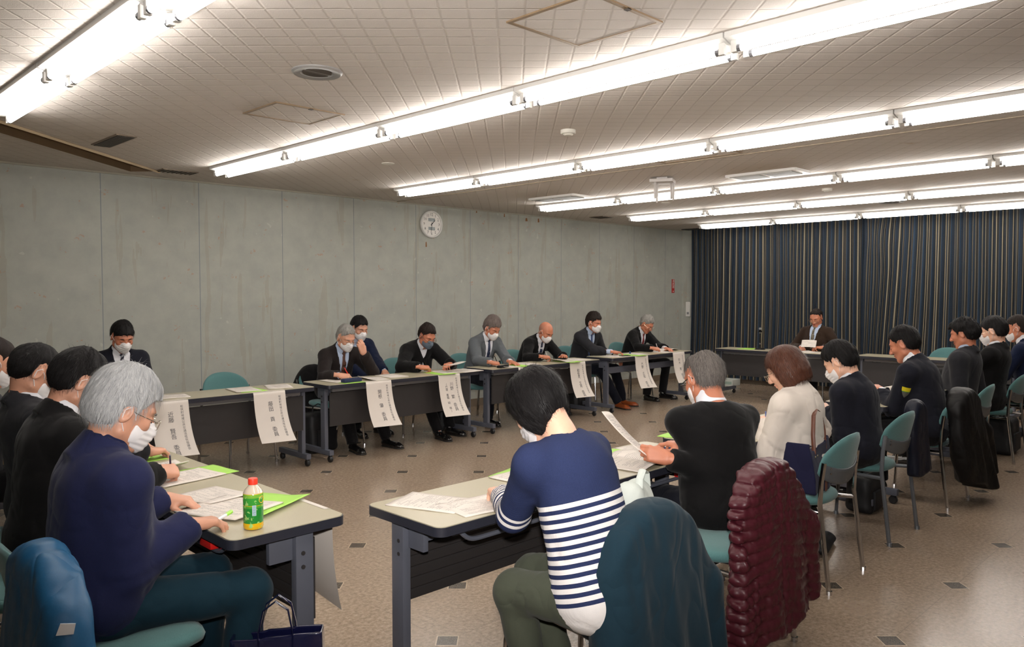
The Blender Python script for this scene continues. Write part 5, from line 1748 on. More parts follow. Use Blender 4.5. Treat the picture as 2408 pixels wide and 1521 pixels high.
def sheet(w, h, th, bend=None, n=10, m_=12):
    """a slab of paper: verts on a grid, bent by bend(x, y) -> (x, y, z)"""
    V = []; F = []; UV = []
    for k in (0, 1):
        for j in range(m_ + 1):
            for i in range(n + 1):
                x = -w / 2 + w * i / n; y = -h / 2 + h * j / m_
                p = bend(x, y) if bend else (x, y, 0)
                V.append((p[0], p[1], p[2] + (th if k == 0 else 0))); UV.append((i / n, j / m_, 0))
    S = (n + 1) * (m_ + 1)
    for j in range(m_):
        for i in range(n):
            a = j * (n + 1) + i
            F.append((a, a + 1, a + n + 2, a + n + 1)); F.append((S + a, S + a + n + 1, S + a + n + 2, S + a + 1))
    for i in range(n):
        F.append((i, S + i, S + i + 1, i + 1)); a = m_ * (n + 1) + i; F.append((a, a + 1, S + a + 1, S + a))
    for j in range(m_):
        a = j * (n + 1); F.append((a, a + n + 1, S + a + n + 1, S + a)); a += n; F.append((a, S + a, S + a + n + 1, a + n + 1))
    return V, F, UV
def paper_obj(name, V, F, UV, m, parent=None):
    return fast_mesh(name, V, F, m, parent, smooth=False, attrs={'uvp': np.array(UV)})
def document(x, y, rz, label, w=0.21, h=0.297, th=0.004, curl=0.0, z=TT, m=None, lift=0.0, name='document', cat='document', group='meeting papers on the tables', tilt=0.0):
    def bend(a, b):
        c = curl * max(0, (a / w + 0.1)) ** 2 * 1.6 + lift * max(0, b / h + 0.1) ** 2 * 1.4 + 0.0006 * math.sin(a * 40 + b * 25)
        return (a, b, 0.0007 + c)
    V, F, UV = sheet(w, h, th, bend)
    o = paper_obj(name, V, F, UV, m or PAPER)
    o.location = (x, y, z); o.rotation_euler = (0, 0, rad(rz))
    return tag(o, label, cat, group)
def folder(x, y, rz, label, w=0.225, h=0.31, z=TT, curl=0.0):
    return document(x, y, rz, label, w, h, 0.0016, z=z, m=GREENP, name='paper_folder', cat='folder', group='lime green paper folders', curl=curl)

F1 = 0.0023   # rest height on top of a folder
# left block
folder(1.44, 2.80, -62, 'lime folder with curled flap behind the tea bottle', curl=0.02)
document(1.32, 2.83, -70, 'open booklet under the hands of the white-haired man', w=0.30, h=0.25, th=0.006, z=TT + F1, curl=0.012)
document(1.36, 3.06, -80, 'white leaflet with a small drawing beyond the white-haired man\'s hands', curl=0.02, w=0.26, h=0.2)
folder(1.47, 3.50, -84, 'lime folder under the notes of the black-suited writer at the left')
document(1.40, 3.46, -80, 'printed sheet the black-suited man at the left writes on', z=TT + F1)
document(1.35, 3.72, -95, 'upturned booklet beside the black-suited man at the left', curl=0.05, lift=0.02)
folder(1.36, 4.02, -90, 'lime folder at the third seat of the left table')
# grey wall row
document(2.42, 6.25, 170, 'fanned papers at the left end of the wall table', th=0.006, w=0.30, h=0.22)
folder(2.16, 6.20, 180, 'lime folder half hidden behind the white-haired man')
folder(3.08, 6.23, 176, 'lime folder at the empty seat'); document(3.05, 6.25, 172, 'printed papers on the folder at the empty seat', z=TT + F1, th=0.005)
document(3.38, 6.27, 160, 'printed sheet with green marks right of the empty seat\'s folder')
folder(4.02, 6.18, 178, 'lime folder beside the navy pencil case'); document(3.98, 6.28, 182, 'papers at the left end of the pinstripe man\'s table', z=TT + F1)
document(4.33, 6.20, 165, 'curling sheets before the pinstripe man', curl=0.03)
document(4.60, 6.28, 175, 'single white sheet right of the pinstripe man')
folder(5.12, 6.16, 175, 'lime folder before the man with the grey mask'); document(5.22, 6.20, 170, 'papers on the grey-mask man\'s folder', z=TT + F1)
document(5.45, 6.16, 185, 'loose sheets at the right end of the grey-mask man\'s table', th=0.006, w=0.28)
folder(6.30, 6.17, 178, 'lime folder near the tweed man\'s flat hand'); document(6.08, 6.20, 172, 'sheet before the tweed man', curl=0.02, z=TT + F1 * 0)
document(6.48, 6.25, 175, 'white papers between the tweed man and the bald man')
folder(7.08, 6.14, 172, 'lime folder with a curling page before the bald man'); document(7.02, 6.20, 168, 'curling pale green page before the bald man', curl=0.05, z=TT + F1)
document(7.32, 6.24, 176, 'flat white sheets at the right end of the bald man\'s table', w=0.28)
document(8.10, 6.20, 176, 'papers at the left end of the far wall table', w=0.28); folder(8.42, 6.16, 178, 'lime folder between the tan-shoe man and the red-tie man')
document(8.56, 6.22, 170, 'white papers on the far wall table beside the blue stamp cap', z=TT + F1)
document(9.12, 6.22, 176, 'sheet under the hands of the red-tie man')
# thick open catalogue at the end of the far wall table
def open_book(x, y, rz, label, w=0.42, h=0.297, z=TT, t=0.02):
    def bend(a, b):
        k = abs(a) / (w / 2)
        return (a, b, 0.001 + t * math.sin(min(k * 1.15, 1) * math.pi) ** 0.6 * (1 - 0.5 * k))
    V, F, UV = sheet(w, h, 0.004, bend, 22, 8)
    o = paper_obj('open_book', V, F, UV, PAPER); o.location = (x, y, z); o.rotation_euler = (0, 0, rad(rz))
    return tag(o, label, 'book')
open_book(9.42, 6.34, 175, 'thick open catalogue at the curtain end of the wall tables', t=0.03, h=0.22)
# curtain table
folder(10.56, 5.66, 88, 'lime folder on the table before the curtains')
document(10.5, 4.72, 80, 'sheets under the hands of the man in the brown jacket', curl=0.02); document(10.5, 4.42, 95, 'white papers right of the man in the brown jacket', w=0.28)
# near row
document(1.92, 2.36, 22, 'white sheet nearest the left end of the near table'); document(2.04, 2.20, -8, 'large printed chart before the striped-sweater woman', w=0.297, h=0.21, curl=0.01)
folder(2.52, 2.40, 14, 'lime folder beyond the striped-sweater woman'); document(2.47, 2.36, 4, 'papers on the folder beyond the striped-sweater woman', z=TT + F1)
folder(3.18, 2.42, 25, 'lime folder left of the black-sweater man\'s papers')
open_book(3.10, 2.25, 6, 'open printed booklet before the man in the black sweater', z=TT + F1)
document(3.36, 2.35, -10, 'white sheet with a marker pen lying across it', z=TT, th=0.003)
folder(3.86, 2.42, 8, 'lime folder at the left end of the cream-jacket woman\'s table')
document(4.34, 2.30, 5, 'notes under the hand of the woman in the cream jacket')
document(5.1, 2.33, -4, 'sheets before the masked man in the navy suit', curl=0.015); folder(5.30, 2.42, 6, 'lime folder before the masked man in the navy suit')
document(6.02, 2.36, 10, 'printed sheet at the left end of the uniformed man\'s table', curl=0.015); folder(6.30, 2.40, 4, 'lime folder by the uniformed man')
document(6.25, 2.28, -8, 'white booklet in front of the uniformed man', th=0.012, z=TT + F1)
document(7.15, 2.34, -8, 'white papers between the uniformed and charcoal-jacket men')
# stack of booklets
for k, (dz, rz_, lab) in enumerate(((0, 4, 'thick white volume at the bottom of the pile by the cream-jacket woman'), (0.032, 10, 'second white booklet in the pile by the cream-jacket woman'), (0.042, -3, 'top white booklet of the pile by the cream-jacket woman'))):
    q = MB(); t_ = (0.031, 0.009, 0.006)[k]
    r_ = thing('booklet', lab, 'book', (4.02, 2.36, TT + dz + 0.0008), rz_, 'pile of booklets')
    q.box(-0.1, 0.1, -0.14, 0.14, 0.0012, t_ - 0.0012); q.build('pages', PLAIN, r_, smooth=False)
    q = MB(); q.box(-0.103, 0.105, -0.143, 0.143, 0, 0.0012); q.box(-0.103, 0.105, -0.143, 0.143, t_ - 0.0012, t_); q.box(-0.1045, -0.103, -0.143, 0.143, 0, t_); q.build('cover', mat('booklet_cover', srgb(206, 204, 200), 0.5), r_, smooth=False)
# raised sheets held in hands
def held_sheet(p0, ax, up, w, h, label, curl=0.05):
    ax = np.array(ax, float); ax /= np.linalg.norm(ax); up = np.array(up, float); up -= ax * (up @ ax); up /= np.linalg.norm(up)
    nn = np.cross(ax, up)
    V, F, UV = sheet(w, h, 0.0012, lambda a, b: (a, b, curl * ((b / h + 0.5) ** 2) * 1.2 - 0.03 * (a / w) ** 2))
    V = [ax * v[0] + up * (v[1] + h / 2) + nn * v[2] for v in V]
    o = paper_obj('held_sheet', V, F, UV, PAPER); o.location = tuple(p0)
    return tag(o, label, 'paper', 'sheets held up in hands')
held_sheet((2.99, 2.08, 0.775), (0.80, 0.35, -0.18), (-0.75, 0.42, 0.52), 0.21, 0.28, 'printed sheet lifted by the man in the black sweater', 0.04)
held_sheet((5.28, 6.23, 0.765), (1, 0.1, 0.1), (-0.1, -0.8, 0.22), 0.24, 0.16, 'sheet held low by the man with the grey mask', 0.02)
held_sheet((10.64, 4.80, 0.765), (0.2, -1, 0), (0.6, 0.1, 0.5), 0.2, 0.12, 'pages lifted by the man in the brown jacket', 0.02)
held_sheet((6.15, 2.29, 0.80), (1, 0.1, 0.05), (0.1, 0.9, 0.25), 0.2, 0.22, 'booklet held up by the uniformed man', 0.01)

# ---------------------------------------------------------------- hanging name sheets
CARD = mat('name_sheet', srgb(216, 208, 200), 0.7, spec=0.2, noise=(5, 0.03))
CINK = mat('grey_print', srgb(66, 66, 72), 0.7)
HEAD = '松伏町地域公共交通活性化協議会'
def name_card(x0, x1, y, rz, who, label, extra=None, flare=0.10, small=0.0):
    """sheet taped to the table front; local x right (seen from the front), z up, -y outward"""
    r = thing('name_sheet', label, 'sign', ((x0 + x1) / 2, y, TT + 0.0006) if rz == 0 else (x0, y, TT + 0.0006), rz, 'name sheets hanging from the table fronts')
    W, H = 0.285, 0.44
    def bend(a, d):     # a: -W/2..W/2, d: distance down from the table edge (negative = lying on the table)
        if d < 0: return (a, -d, 0.0)
        k = d / H
        out = 0.002 + 0.004 * min(1, d / 0.03) + flare * k ** 2.2 * (0.8 + 0.5 * (a / W + 0.5))
        wob = 0.014 * math.sin(k * 3.4 + 0.4) * (1 - k * 0.4)
        return (a + 0.035 * k ** 2 + wob * 0.5, -out, -d + flare * 0.25 * k ** 3)
    n, m_ = 8, 26
    V = []; UV = []
    for kk in (0, 1):
        for j in range(m_ + 1):
            d = -0.03 + (H + 0.03) * j / m_
            for i in range(n + 1):
                p = bend(-W / 2 + W * i / n, d)
                V.append((p[0], p[1] - (0.0006 if kk == 0 else 0) * (d > 0), p[2] + (0.0006 if kk == 0 else 0) * (d <= 0)))
    F = []
    S = (n + 1) * (m_ + 1)
    for j in range(m_):
        for i in range(n):
            a = j * (n + 1) + i
            F.append((a, a + n + 1, a + n + 2, a + 1)); F.append((S + a, S + a + 1, S + a + n + 2, S + a + n + 1))
    fast_mesh('sheet', V, F, CARD, r)
    q = MB()
    def put(body, cx, top, size, sp):
        v, f = text_mesh('\n'.join(body), size, spacing=sp)
        if not v: return
        my = max(p.y for p in v)
        q.add([(lambda b: (b[0], b[1] - 0.0016, b[2]))(bend(cx + p.x, top + (my - p.y))) for p in v], f)
    put(HEAD, 0.088, 0.040, 0.0225, 1.05)
    put(who, 0.0 if extra is None else 0.018, 0.085, 0.044, 0.98 if len(who) < 9 else 0.86)
    if extra: put(extra, -0.05, 0.09, 0.030, 0.92)
    q.build('lettering', CINK, r, smooth=False)
    return r
YF = 6.03
for x0, who, lab, ex in ((2.20, '近藤\u3000賢吾\u3000委員', 'name sheet partly hidden by the white-haired man\'s head', None),
                     (3.02, '藤田\u3000貢\u3000委員', 'name sheet in front of the empty seat', None),
                     (4.12, '関根\u3000肇\u3000委員', 'name sheet below the pinstripe man', None),
                     (4.98, '川野\u3000繁\u3000委員', 'name sheet with an extra bracketed line below the grey-mask man', '(代理\u3000善福\u3000明\u3000様)'),
                     (6.12, '\u3000\u3000\u3000委員', 'name sheet hidden mostly by the striped-sweater woman\'s hair', None),
                     (6.98, '和佐見\u3000文男\u3000委員', 'name sheet below the bald man\'s folder', None),
                     (8.27, '大野\u3000広和\u3000委員', 'name sheet at the middle of the far wall table', None),
                     (9.14, '鈴木\u3000寛\u3000委員', 'name sheet at the curtain end of the wall tables', None)):
    name_card(x0, x0 + 0.29, YF, 0, who, lab, ex)
r = name_card(1.604, 1.604, 2.70, 90, '委員', 'name sheet seen edge-on at the front of the tea-bottle table', flare=0.07)
r.location = (1.604, 2.72, TT + 0.0006)

# ---------------------------------------------------------------- small things on the tables
def m_label():
    m = bpy.data.materials.new('tea_label'); m.use_nodes = True
    t = NT(m); s = t.sep(t.pos())
    z = t.math('DIVIDE', s[2], 0.14)
    n = t.noise(60, 3, t.pos())
    c = t.ramp(z, [(0.0, srgb(214, 170, 20)), (0.17, srgb(40, 132, 52)), (0.55, srgb(76, 160, 50)), (0.60, srgb(190, 170, 30)), (0.615, srgb(60, 150, 56)), (0.80, srgb(120, 176, 60)), (0.885, srgb(222, 190, 40)), (0.90, srgb(214, 52, 30))], 'CONSTANT')
    c = t.mix(t.math('MULTIPLY', t.math('GREATER_THAN', n, 0.62), t.math('LESS_THAN', z, 0.86)), c, srgb(150, 196, 110))
    t.color(c); t.b.inputs['Roughness'].default_value = 0.18
    return m
r = thing('tea_bottle', 'green tea bottle with red cap and green label on the near end of the table', 'bottle', (1.272, 2.545, TT), 0)
prof = [(0.0001, 0), (0.026, 0), (0.031, 0.003), (0.034, 0.010), (0.034, 0.022), (0.0328, 0.026), (0.034, 0.030), (0.034, 0.118), (0.033, 0.126), (0.027, 0.138), (0.018, 0.147), (0.0145, 0.151)]
q = MB(); q.lathe(prof, 32); q.build('bottle_body', m_label(), r)
GLZ = mat('clear_neck', srgb(205, 190, 170), 0.06, coat=1.0)
q = MB(); q.lathe([(0.0335, 0.1262), (0.0275, 0.1385), (0.0185, 0.1475), (0.0145, 0.153), (0.0145, 0.160)], 32); q.build('neck', GLZ, r)
q = MB(); q.lathe([(0.0163, 0.155), (0.0163, 0.172), (0.0158, 0.1745), (0.014, 0.176), (0.0001, 0.176)], 32); q.build('cap', mat('red_cap', srgb(232, 62, 40), 0.35), r)
BARC = mat('barcode_white', srgb(196, 216, 222), 0.4)
def on_bottle(a0, a1, z0, z1, rr=0.0343, n=8):
    return [(rr * math.cos(rad(a0 + (a1 - a0) * i / n)), rr * math.sin(rad(a0 + (a1 - a0) * i / n)), z) for z in (z0, z1) for i in range(n + 1)], [(i, i + 1, n + 2 + i, n + 1 + i) for i in range(n)]
q = MB(); v, f = on_bottle(-122, -100, 0.052, 0.088); q.add(v, f); q.build('barcode', BARC, r, smooth=False)
q = MB()
for k in range(9):
    z = 0.054 + k * 0.0038
    v, f = on_bottle(-120, -102, z, z + 0.0016, 0.0346); q.add(v, f)
q.build('barcode_bars', mat('bar_blue', srgb(70, 110, 130), 0.5), r, smooth=False)
q = MB(); pts = [(0.0345 * math.cos(rad(-62) + 0.34 * math.cos(a)), 0.0345 * math.sin(rad(-62) + 0.34 * math.cos(a)), 0.104 + 0.0115 * math.sin(a)) for a in [i * math.pi / 10 for i in range(20)]]
q.tube(pts, 0.0014, 5, closed=True); q.build('gold_ring', mat('gold_print', srgb(220, 180, 30), 0.4), r)

def box_thing(name, label, cat, loc, rz, dims, m, bev=0.006, group=None):
    q = MB(); a, b, c = dims
    q.box(-a / 2, a / 2, -b / 2, b / 2, 0, c, b=bev)
    o = q.build(name, m); o.location = loc; o.rotation_euler = (0, 0, rad(rz))
    return tag(o, label, cat, group)
r = thing('pencil_case', 'navy zipped pencil case in front of the pinstripe man', 'pencil case', (4.02, 6.10, TT + F1 + 0.001), 4)
q = MB(); q.box(-0.10, 0.10, -0.03, 0.03, 0, 0.035, b=0.013); q.build('case', mat('navy_cloth', srgb(34, 42, 76), 0.8), r)
q = MB(); q.tube([(-0.095, 0.012, 0.0355), (0.095, 0.012, 0.0355)], 0.002, 5); q.build('zip', BLKP, r)
box_thing('glasses_case', 'black glasses case in front of the tweed man', 'case', (5.98, 6.12, TT + 0.001), 12, (0.16, 0.06, 0.028), BLKP, 0.012)
box_thing('smartphone', 'dark phone lying at the left end of the far wall table', 'phone', (8.16, 6.10, TT + 0.006), 170, (0.14, 0.07, 0.008), BLKP, 0.003)
box_thing('smartphone', 'flat black phone behind the grey-mask man\'s table papers', 'phone', (5.45, 6.40, TT + 0.001), 10, (0.14, 0.07, 0.008), BLKP, 0.003)
q = MB(); q.lathe([(0.0001, 0), (0.012, 0), (0.012, 0.02), (0.009, 0.03), (0.0001, 0.031)], 14); o = q.build('stamp', mat('blue_cap', srgb(24, 60, 96), 0.35)); o.location = (8.50, 6.27, TT + 0.0075); tag(o, 'small dark blue stamp standing on the far wall table papers', 'stamp')
r = thing('pen_box', 'bright green open box standing at the left end of the cream woman\'s table', 'box', (3.95, 2.38, TT + F1 + 0.001), 10)
q = MB(); q.box(-0.09, 0.09, -0.025, 0.025, 0, 0.032, b=0.002); q.build('box_body', mat('vivid_green', srgb(70, 210, 60), 0.45), r)
q = MB(); q.box(-0.09, 0.09, -0.028, 0.022, 0.033, 0.036); q.build('lid', mat('pale_lid', srgb(226, 236, 190), 0.5), r, smooth=False)
def lying_pen(x, y, rz, label, body, capm, L=0.13, r_=0.0065, z=TT + 0.009):
    o = thing('marker_pen', label, 'pen', (x, y, z), rz)
    q = MB(); q.tube([(-L * 0.5, 0, 0), (L * 0.15, 0, 0)], r_, 10); q.build('barrel', body, o)
    q = MB(); q.tube([(L * 0.15, 0, 0), (L * 0.5, 0, 0)], r_ * 1.08, 10); q.build('cap', capm, o)
lying_pen(3.42, 2.33, -52, 'white and dark marker pen lying before the man in the black sweater', WHP, NAVYP)
lying_pen(1.235, 2.70, 40, 'lime green and white highlighter under the white-haired man\'s hand', WHP, LIME, z=TT + 0.0165)
lying_pen(5.02, 2.23, 20, 'turquoise pen at the fingers of the masked man in the navy suit', mat('turquoise', srgb(70, 190, 190), 0.3), WHP, z=TT + 0.03)
r = thing('ink_pad', 'small red box beside the microphone on the curtain table', 'box', (10.52, 5.17, TT + 0.001), 86)
q = MB(); q.box(-0.045, 0.045, -0.03, 0.03, 0, 0.016, b=0.004); q.build('base', REDP, r)
q = MB(); q.box(-0.045, 0.045, -0.03, 0.02, 0.017, 0.022); q.build('lid', mat('dark_red', srgb(120, 24, 22), 0.4), r, smooth=False)
r = thing('desk_microphone', 'black microphone on a round-based stand before the curtains', 'microphone', (10.55, 5.47, TT), 0)
q = MB(); q.lathe([(0.0001, 0), (0.075, 0), (0.075, 0.008), (0.06, 0.016), (0.014, 0.022)], 28); q.build('base', BLKP, r)
q = MB(); q.tube([(0, 0, 0.015), (0, 0, 0.25)], 0.011, 12); q.build('stem', BLKP, r)
q = MB(); q.lathe([(0.0115, 0.075), (0.0125, 0.075), (0.0125, 0.095), (0.0115, 0.095)], 14); q.lathe([(0.0115, 0.235), (0.014, 0.235), (0.014, 0.25), (0.0115, 0.25)], 14); q.build('collar', CHROME, r)
q = MB(); q.tube([(0.04, 0.02, 0.262), (-0.02, -0.01, 0.29), (-0.05, -0.025, 0.305)], [0.011, 0.014, 0.019], 14); q.build('microphone_head', BLKP, r)
q = MB(); q.box(-0.02, 0.02, -0.018, 0.018, 0.25, 0.275, b=0.004); q.build('clip', BLKP, r)

# ---------------------------------------------------------------- coats on chair backs
def m_coat(name, col, rough, sheen=0.1, sc=400, amt=0.12, spec=0.3):
    m = m_cloth(name, col, rough, sheen, sc, amt, 0.2, 0.3); m.node_tree.nodes['Principled BSDF'].inputs['Specular IOR Level'].default_value = spec
    return m
def draped(x, y, rz, label, m, ztop=0.80, zbot=0.12, wt=0.19, wb=0.29, tt=0.05, tb=0.07, shift=(0, 0), sway=(0, 0), folds=0.02, quilt=0.0, seed=1, sleeves=True, group=None, name='coat', cat='coat', hang=0.0, h=0.008, fine=0.0, **kw):
    """a coat hung over a chair back: one thick closed surface with sleeves; local frame of the chair"""
    r = thing(name, label, cat, (x, y, 0), rz, group)
    g = Grid((-0.50, -0.62, 0.0), (0.62, -0.02, ztop + 0.05), h)
    X, Y, Z = g.xyz()
    t = np.clip((ztop - Z) / (ztop - zbot), 0, 1)
    cxx = shift[0] + sway[0] * t; cyy = -0.285 + shift[1] + sway[1] * t
    W = wt + (wb - wt) * t ** 0.8; T_ = tt + (tb - tt) * t
    px = X - cxx; py = Y - cyy
    # rounded shoulder line following the top of the back rest
    zt = ztop - (0.12 if wt > 0.15 else 0.06) * np.clip(np.abs(px) / np.maximum(wt, 0.05), 0, 1.6) ** 2.6
    k0 = (np.abs(px / W) ** 2.6 + np.abs(py / T_) ** 2.6 + 1e-6) ** (1 / 2.6)
    D = (k0 - 1) * T_
    D = smax(D, Z - zt, 0.06)
    dep = np.clip(t * 1.4, 0.0, 1)
    f = folds * dep * (0.60 * vnoise(px * 11 + 2.5 * sway[0] * Z, 0 * Y, Z * 1.8, seed) + 0.55 * np.sin(px * 30 + 3.5 * vnoise(px * 4, 0 * Y, Z * 2.5, seed + 1) + seed) * (0.35 + 0.65 * t))
    f = f + folds * 0.25 * vnoise(px * 26, Y * 8, Z * 8, seed + 2) + fine * vnoise(px * 60, Y * 30, Z * 22, seed + 4)
    if sleeves:
        for s in (sleeves if isinstance(sleeves, (list, tuple)) else (-1, 1)):
            zb = max(zbot - 0.02, 0.12)
            a = np.array((s * (wt * 0.78) + shift[0], -0.285 + shift[1], ztop - 0.16))
            b = np.array((s * (wt + 0.055) + shift[0] + sway[0] * 0.5, -0.30 + shift[1] + sway[1] * 0.5 - 0.01, (ztop + zb) / 2))
            c = np.array((s * (wt + 0.075) + shift[0] + sway[0], -0.31 + shift[1] + sway[1], zb + 0.05))
            cone(g, D, a, b, 0.062, 0.062, 0.035, flat=((0, 1, 0), 0.8)); cone(g, D, b, c, 0.060, 0.050, 0.03, cut=1, flat=((0, 1, 0), 0.8))
    if quilt > 0:
        zq = Z + 0.030 * np.abs(px) / 0.2 + 0.012 * vnoise(px * 7, 0 * Y, Z * 5, seed + 3)
        qv = np.abs(np.sin(np.pi * zq / quilt)) ** 0.5
        f = f + 0.0075 * (qv - 0.7) + 0.0035 * vnoise(px * 60, Y * 30, Z * 16, seed + 8)
        seam = np.abs(px + 0.02)
        f = f - 0.009 * np.exp(-(seam / 0.008) ** 2)
    D = D - f
    D = smax(D, zbot + hang * (px / 0.25) + 0.014 * np.sin(px * 24 + seed) - Z, 0.015)
    D = np.maximum(D, 0.004 - Z)
    V, Q = surface(g, D)
    fast_mesh('coat_body', V, Q, m, r)
    return r
draped(2.18, 1.80, 0, 'dark teal wool coat hung over the nearest chair back', m_coat('teal_wool', srgb(14, 42, 55), 0.9, 0.05), ztop=0.83, zbot=0.05, wt=0.25, wb=0.33, tt=0.065, tb=0.13, shift=(-0.03, 0.0), sway=(0.03, -0.03), folds=0.020, seed=3, hang=-0.03, sleeves=(1,))
mar = m_coat('maroon_nylon', srgb(70, 22, 32), 0.42, 0.0, 90, 0.2, 0.4)
draped(3.0, 1.80, 2, 'shiny maroon quilted down jacket hung over a chair back', mar, ztop=0.845, zbot=0.16, wt=0.26, wb=0.30, tt=0.062, tb=0.09, shift=(-0.05, 0), sway=(0.03, -0.03), folds=0.014, quilt=0.045, seed=5, name='down_jacket', cat='jacket', hang=0.03, h=0.006, fine=0.002, sleeves=(1,))
o = draped(0.86, 2.52, -90, 'bright blue rain jacket hung over the chair of the white-haired man', m_coat('blue_nylon', srgb(18, 78, 118), 0.5, 0.0, 200, 0.1, 0.4), ztop=0.83, zbot=0.10, wt=0.235, wb=0.27, tt=0.06, tb=0.12, shift=(0.11, 0.02), folds=0.026, seed=9, name='rain_jacket', cat='jacket', sleeves=(1,), fine=0.002)
q = MB(); q.prism([(-0.016, -0.010), (0.014, -0.012), (0.018, 0.008), (-0.008, 0.012)], 0, 0.002)
tg = q.build('reflective_tag', mat('reflective_white', srgb(240, 242, 246), 0.15, 0.3), o, smooth=False)
cv = np.array([v.co[:] for v in o.children[0].data.vertices]); cv = cv[np.abs(cv[:, 2] - 0.69) < 0.012]
tv = cv[np.argmax(cv[:, 0] * 0.93 - cv[:, 1] * 0.36)] + np.array((0.0015, -0.001, 0)); tg.location = tuple(tv + np.array((0.004, -0.002, 0))); tg.scale = (1.3, 1.3, 1.3); tg.rotation_euler = (rad(90), 0, rad(69)); tg['label'] = 'small white reflective tag'
draped(5.13, 1.985, 0, 'dark navy raincoat folded over the grey-legged chair back', m_coat('navy_nylon', srgb(18, 21, 36), 0.5, 0.0, 200, 0.1, 0.3), ztop=0.845, zbot=0.36, wt=0.10, wb=0.15, tt=0.05, tb=0.06, shift=(0.20, 0.0), sway=(0.08, -0.01), folds=0.014, seed=13, sleeves=False, name='raincoat')
draped(6.18, 1.95, 0, 'long black padded coat hanging over a chair and trailing to the right', m_coat('black_nylon', srgb(13, 11, 12), 0.55, 0.0, 200, 0.1, 0.3), ztop=0.85, zbot=0.12, wt=0.235, wb=0.25, tt=0.07, tb=0.10, sway=(0.20, -0.06), folds=0.024, seed=17, hang=-0.07, sleeves=(1,))
draped(4.20, 6.74, 182, 'black coat hanging over the chair of the pinstripe man', CL['black_suit'], ztop=0.80, zbot=0.30, wt=0.19, wb=0.25, tt=0.05, tb=0.06, shift=(0.03, 0), folds=0.016, seed=19, sleeves=False, h=0.012)

# ---------------------------------------------------------------- bags
def handle(pts, r, m, parent, flat=0.4, name='handle'):
    q = MB(); q.tube(pts, r, 8, flat=flat); return q.build(name, m, parent)
BRH = mat('brown_leather', srgb(92, 52, 36), 0.45)
r = thing('tote_bag', 'navy canvas tote bag with brown handles on a teal chair seat', 'bag', (4.14, 1.86, 0.463), 8)
NVC = m_cloth('navy_canvas', srgb(28, 28, 54), 0.85, 0.05, 500, 0.12)
g = Grid((-0.24, -0.16, -0.01), (0.24, 0.16, 0.34), 0.008); X, Y, Z = g.xyz()
hw = 0.185 - 0.10 * 0 * Z - 0.10 * np.clip(Z - 0.05, 0, 1) * 0.5; hd_ = 0.105 - 0.20 * np.clip(Z, 0, 1) * 0.8
D = np.maximum(np.maximum(np.abs(X) - hw - 0.01 * vnoise(X * 9, Y * 9, Z * 9, 4), np.abs(Y) - hd_ - 0.012 * vnoise(X * 8, Y * 8 + 0 * Z, Z * 12, 6)), np.maximum(-Z, Z - 0.27 + 0.03 * np.cos(X * 8)))
D = np.maximum(D, -np.maximum(np.maximum(np.abs(X) - hw + 0.012, np.abs(Y) - hd_ + 0.01), 0.22 - Z))
V, Q = surface(g, D); fast_mesh('bag_body', V, Q, NVC, r)
for sy in (-1, 1):
    handle([(-0.10, sy * 0.062, 0.20), (-0.10, sy * 0.055, 0.30), (-0.06, sy * 0.045, 0.40), (0.0, sy * 0.04, 0.425), (0.06, sy * 0.045, 0.40), (0.10, sy * 0.055, 0.30), (0.10, sy * 0.062, 0.20)], 0.011, BRH, r)
q = MB()
for x in (-0.13, -0.17): q.lathe([(0.0001, 0), (0.007, 0), (0.007, -0.004), (0.0001, -0.005)], 10, (x, -0.088, 0.20), axis='y')
q.build('snap', WIRE, r)
q = MB(); q.box(-0.05, -0.02, -0.112, -0.108, 0.0, 0.16); q.build('strap', BRH, r, smooth=False)
r2 = thing('pouch', 'green quilted pouch with a patterned zip sticking out of the navy tote', 'pouch', (4.18, 1.87, 0.66), 8)
g = Grid((-0.13, -0.08, -0.02), (0.13, 0.08, 0.14), 0.005); D = g.full(); ell(g, D, (0, 0, 0.03), (0.115, 0.042, 0.085), k=0); X, Y, Z = g.xyz()
D = D - 0.003 * np.abs(np.sin((X + Z) * 110)) * np.abs(np.sin((X - Z) * 110)); V, Q = surface(g, D); fast_mesh('pouch_body', V, Q, m_cloth('olive_quilt', srgb(64, 76, 44)), r2)
handle([(-0.10, -0.01, 0.075), (-0.05, -0.012, 0.108), (0, -0.012, 0.12), (0.05, -0.012, 0.108), (0.10, -0.01, 0.075)], 0.009, mat('patterned_band', srgb(150, 110, 90), 0.7, noise=(160, 0.7)), r2, name='zip_band')

r = thing('canvas_bag', 'off-white cotton bag with a loop handle between two chairs', 'bag', (2.42, 1.76, 0.463), 20)
WCV = m_cloth('white_canvas', srgb(196, 202, 196), 0.85, 0.0, 300, 0.05)
g = Grid((-0.2, -0.14, -0.01), (0.2, 0.14, 0.42), 0.007); X, Y, Z = g.xyz()
D = g.full(); ell(g, D, (0, 0, 0.13), (0.16, 0.095, 0.155), k=0); ell(g, D, (0.01, 0, 0.27), (0.11, 0.06, 0.08), k=0.06); ell(g, D, (-0.07, 0.01, 0.28), (0.06, 0.05, 0.06), k=0.05)
D = np.maximum(D - 0.008 * vnoise(X * 14, Y * 14, Z * 14, 3) + 0.007 * (1 - np.minimum(np.abs(vnoise(X * 12, Y * 12, Z * 8, 5)) * 5, 1)), -Z)
V, Q = surface(g, D); fast_mesh('bag_body', V, Q, WCV, r)
handle([(-0.05, -0.03, 0.31), (-0.04, -0.03, 0.36), (0.0, -0.03, 0.385), (0.05, -0.03, 0.365), (0.07, -0.03, 0.31)], 0.014, WCV, r)

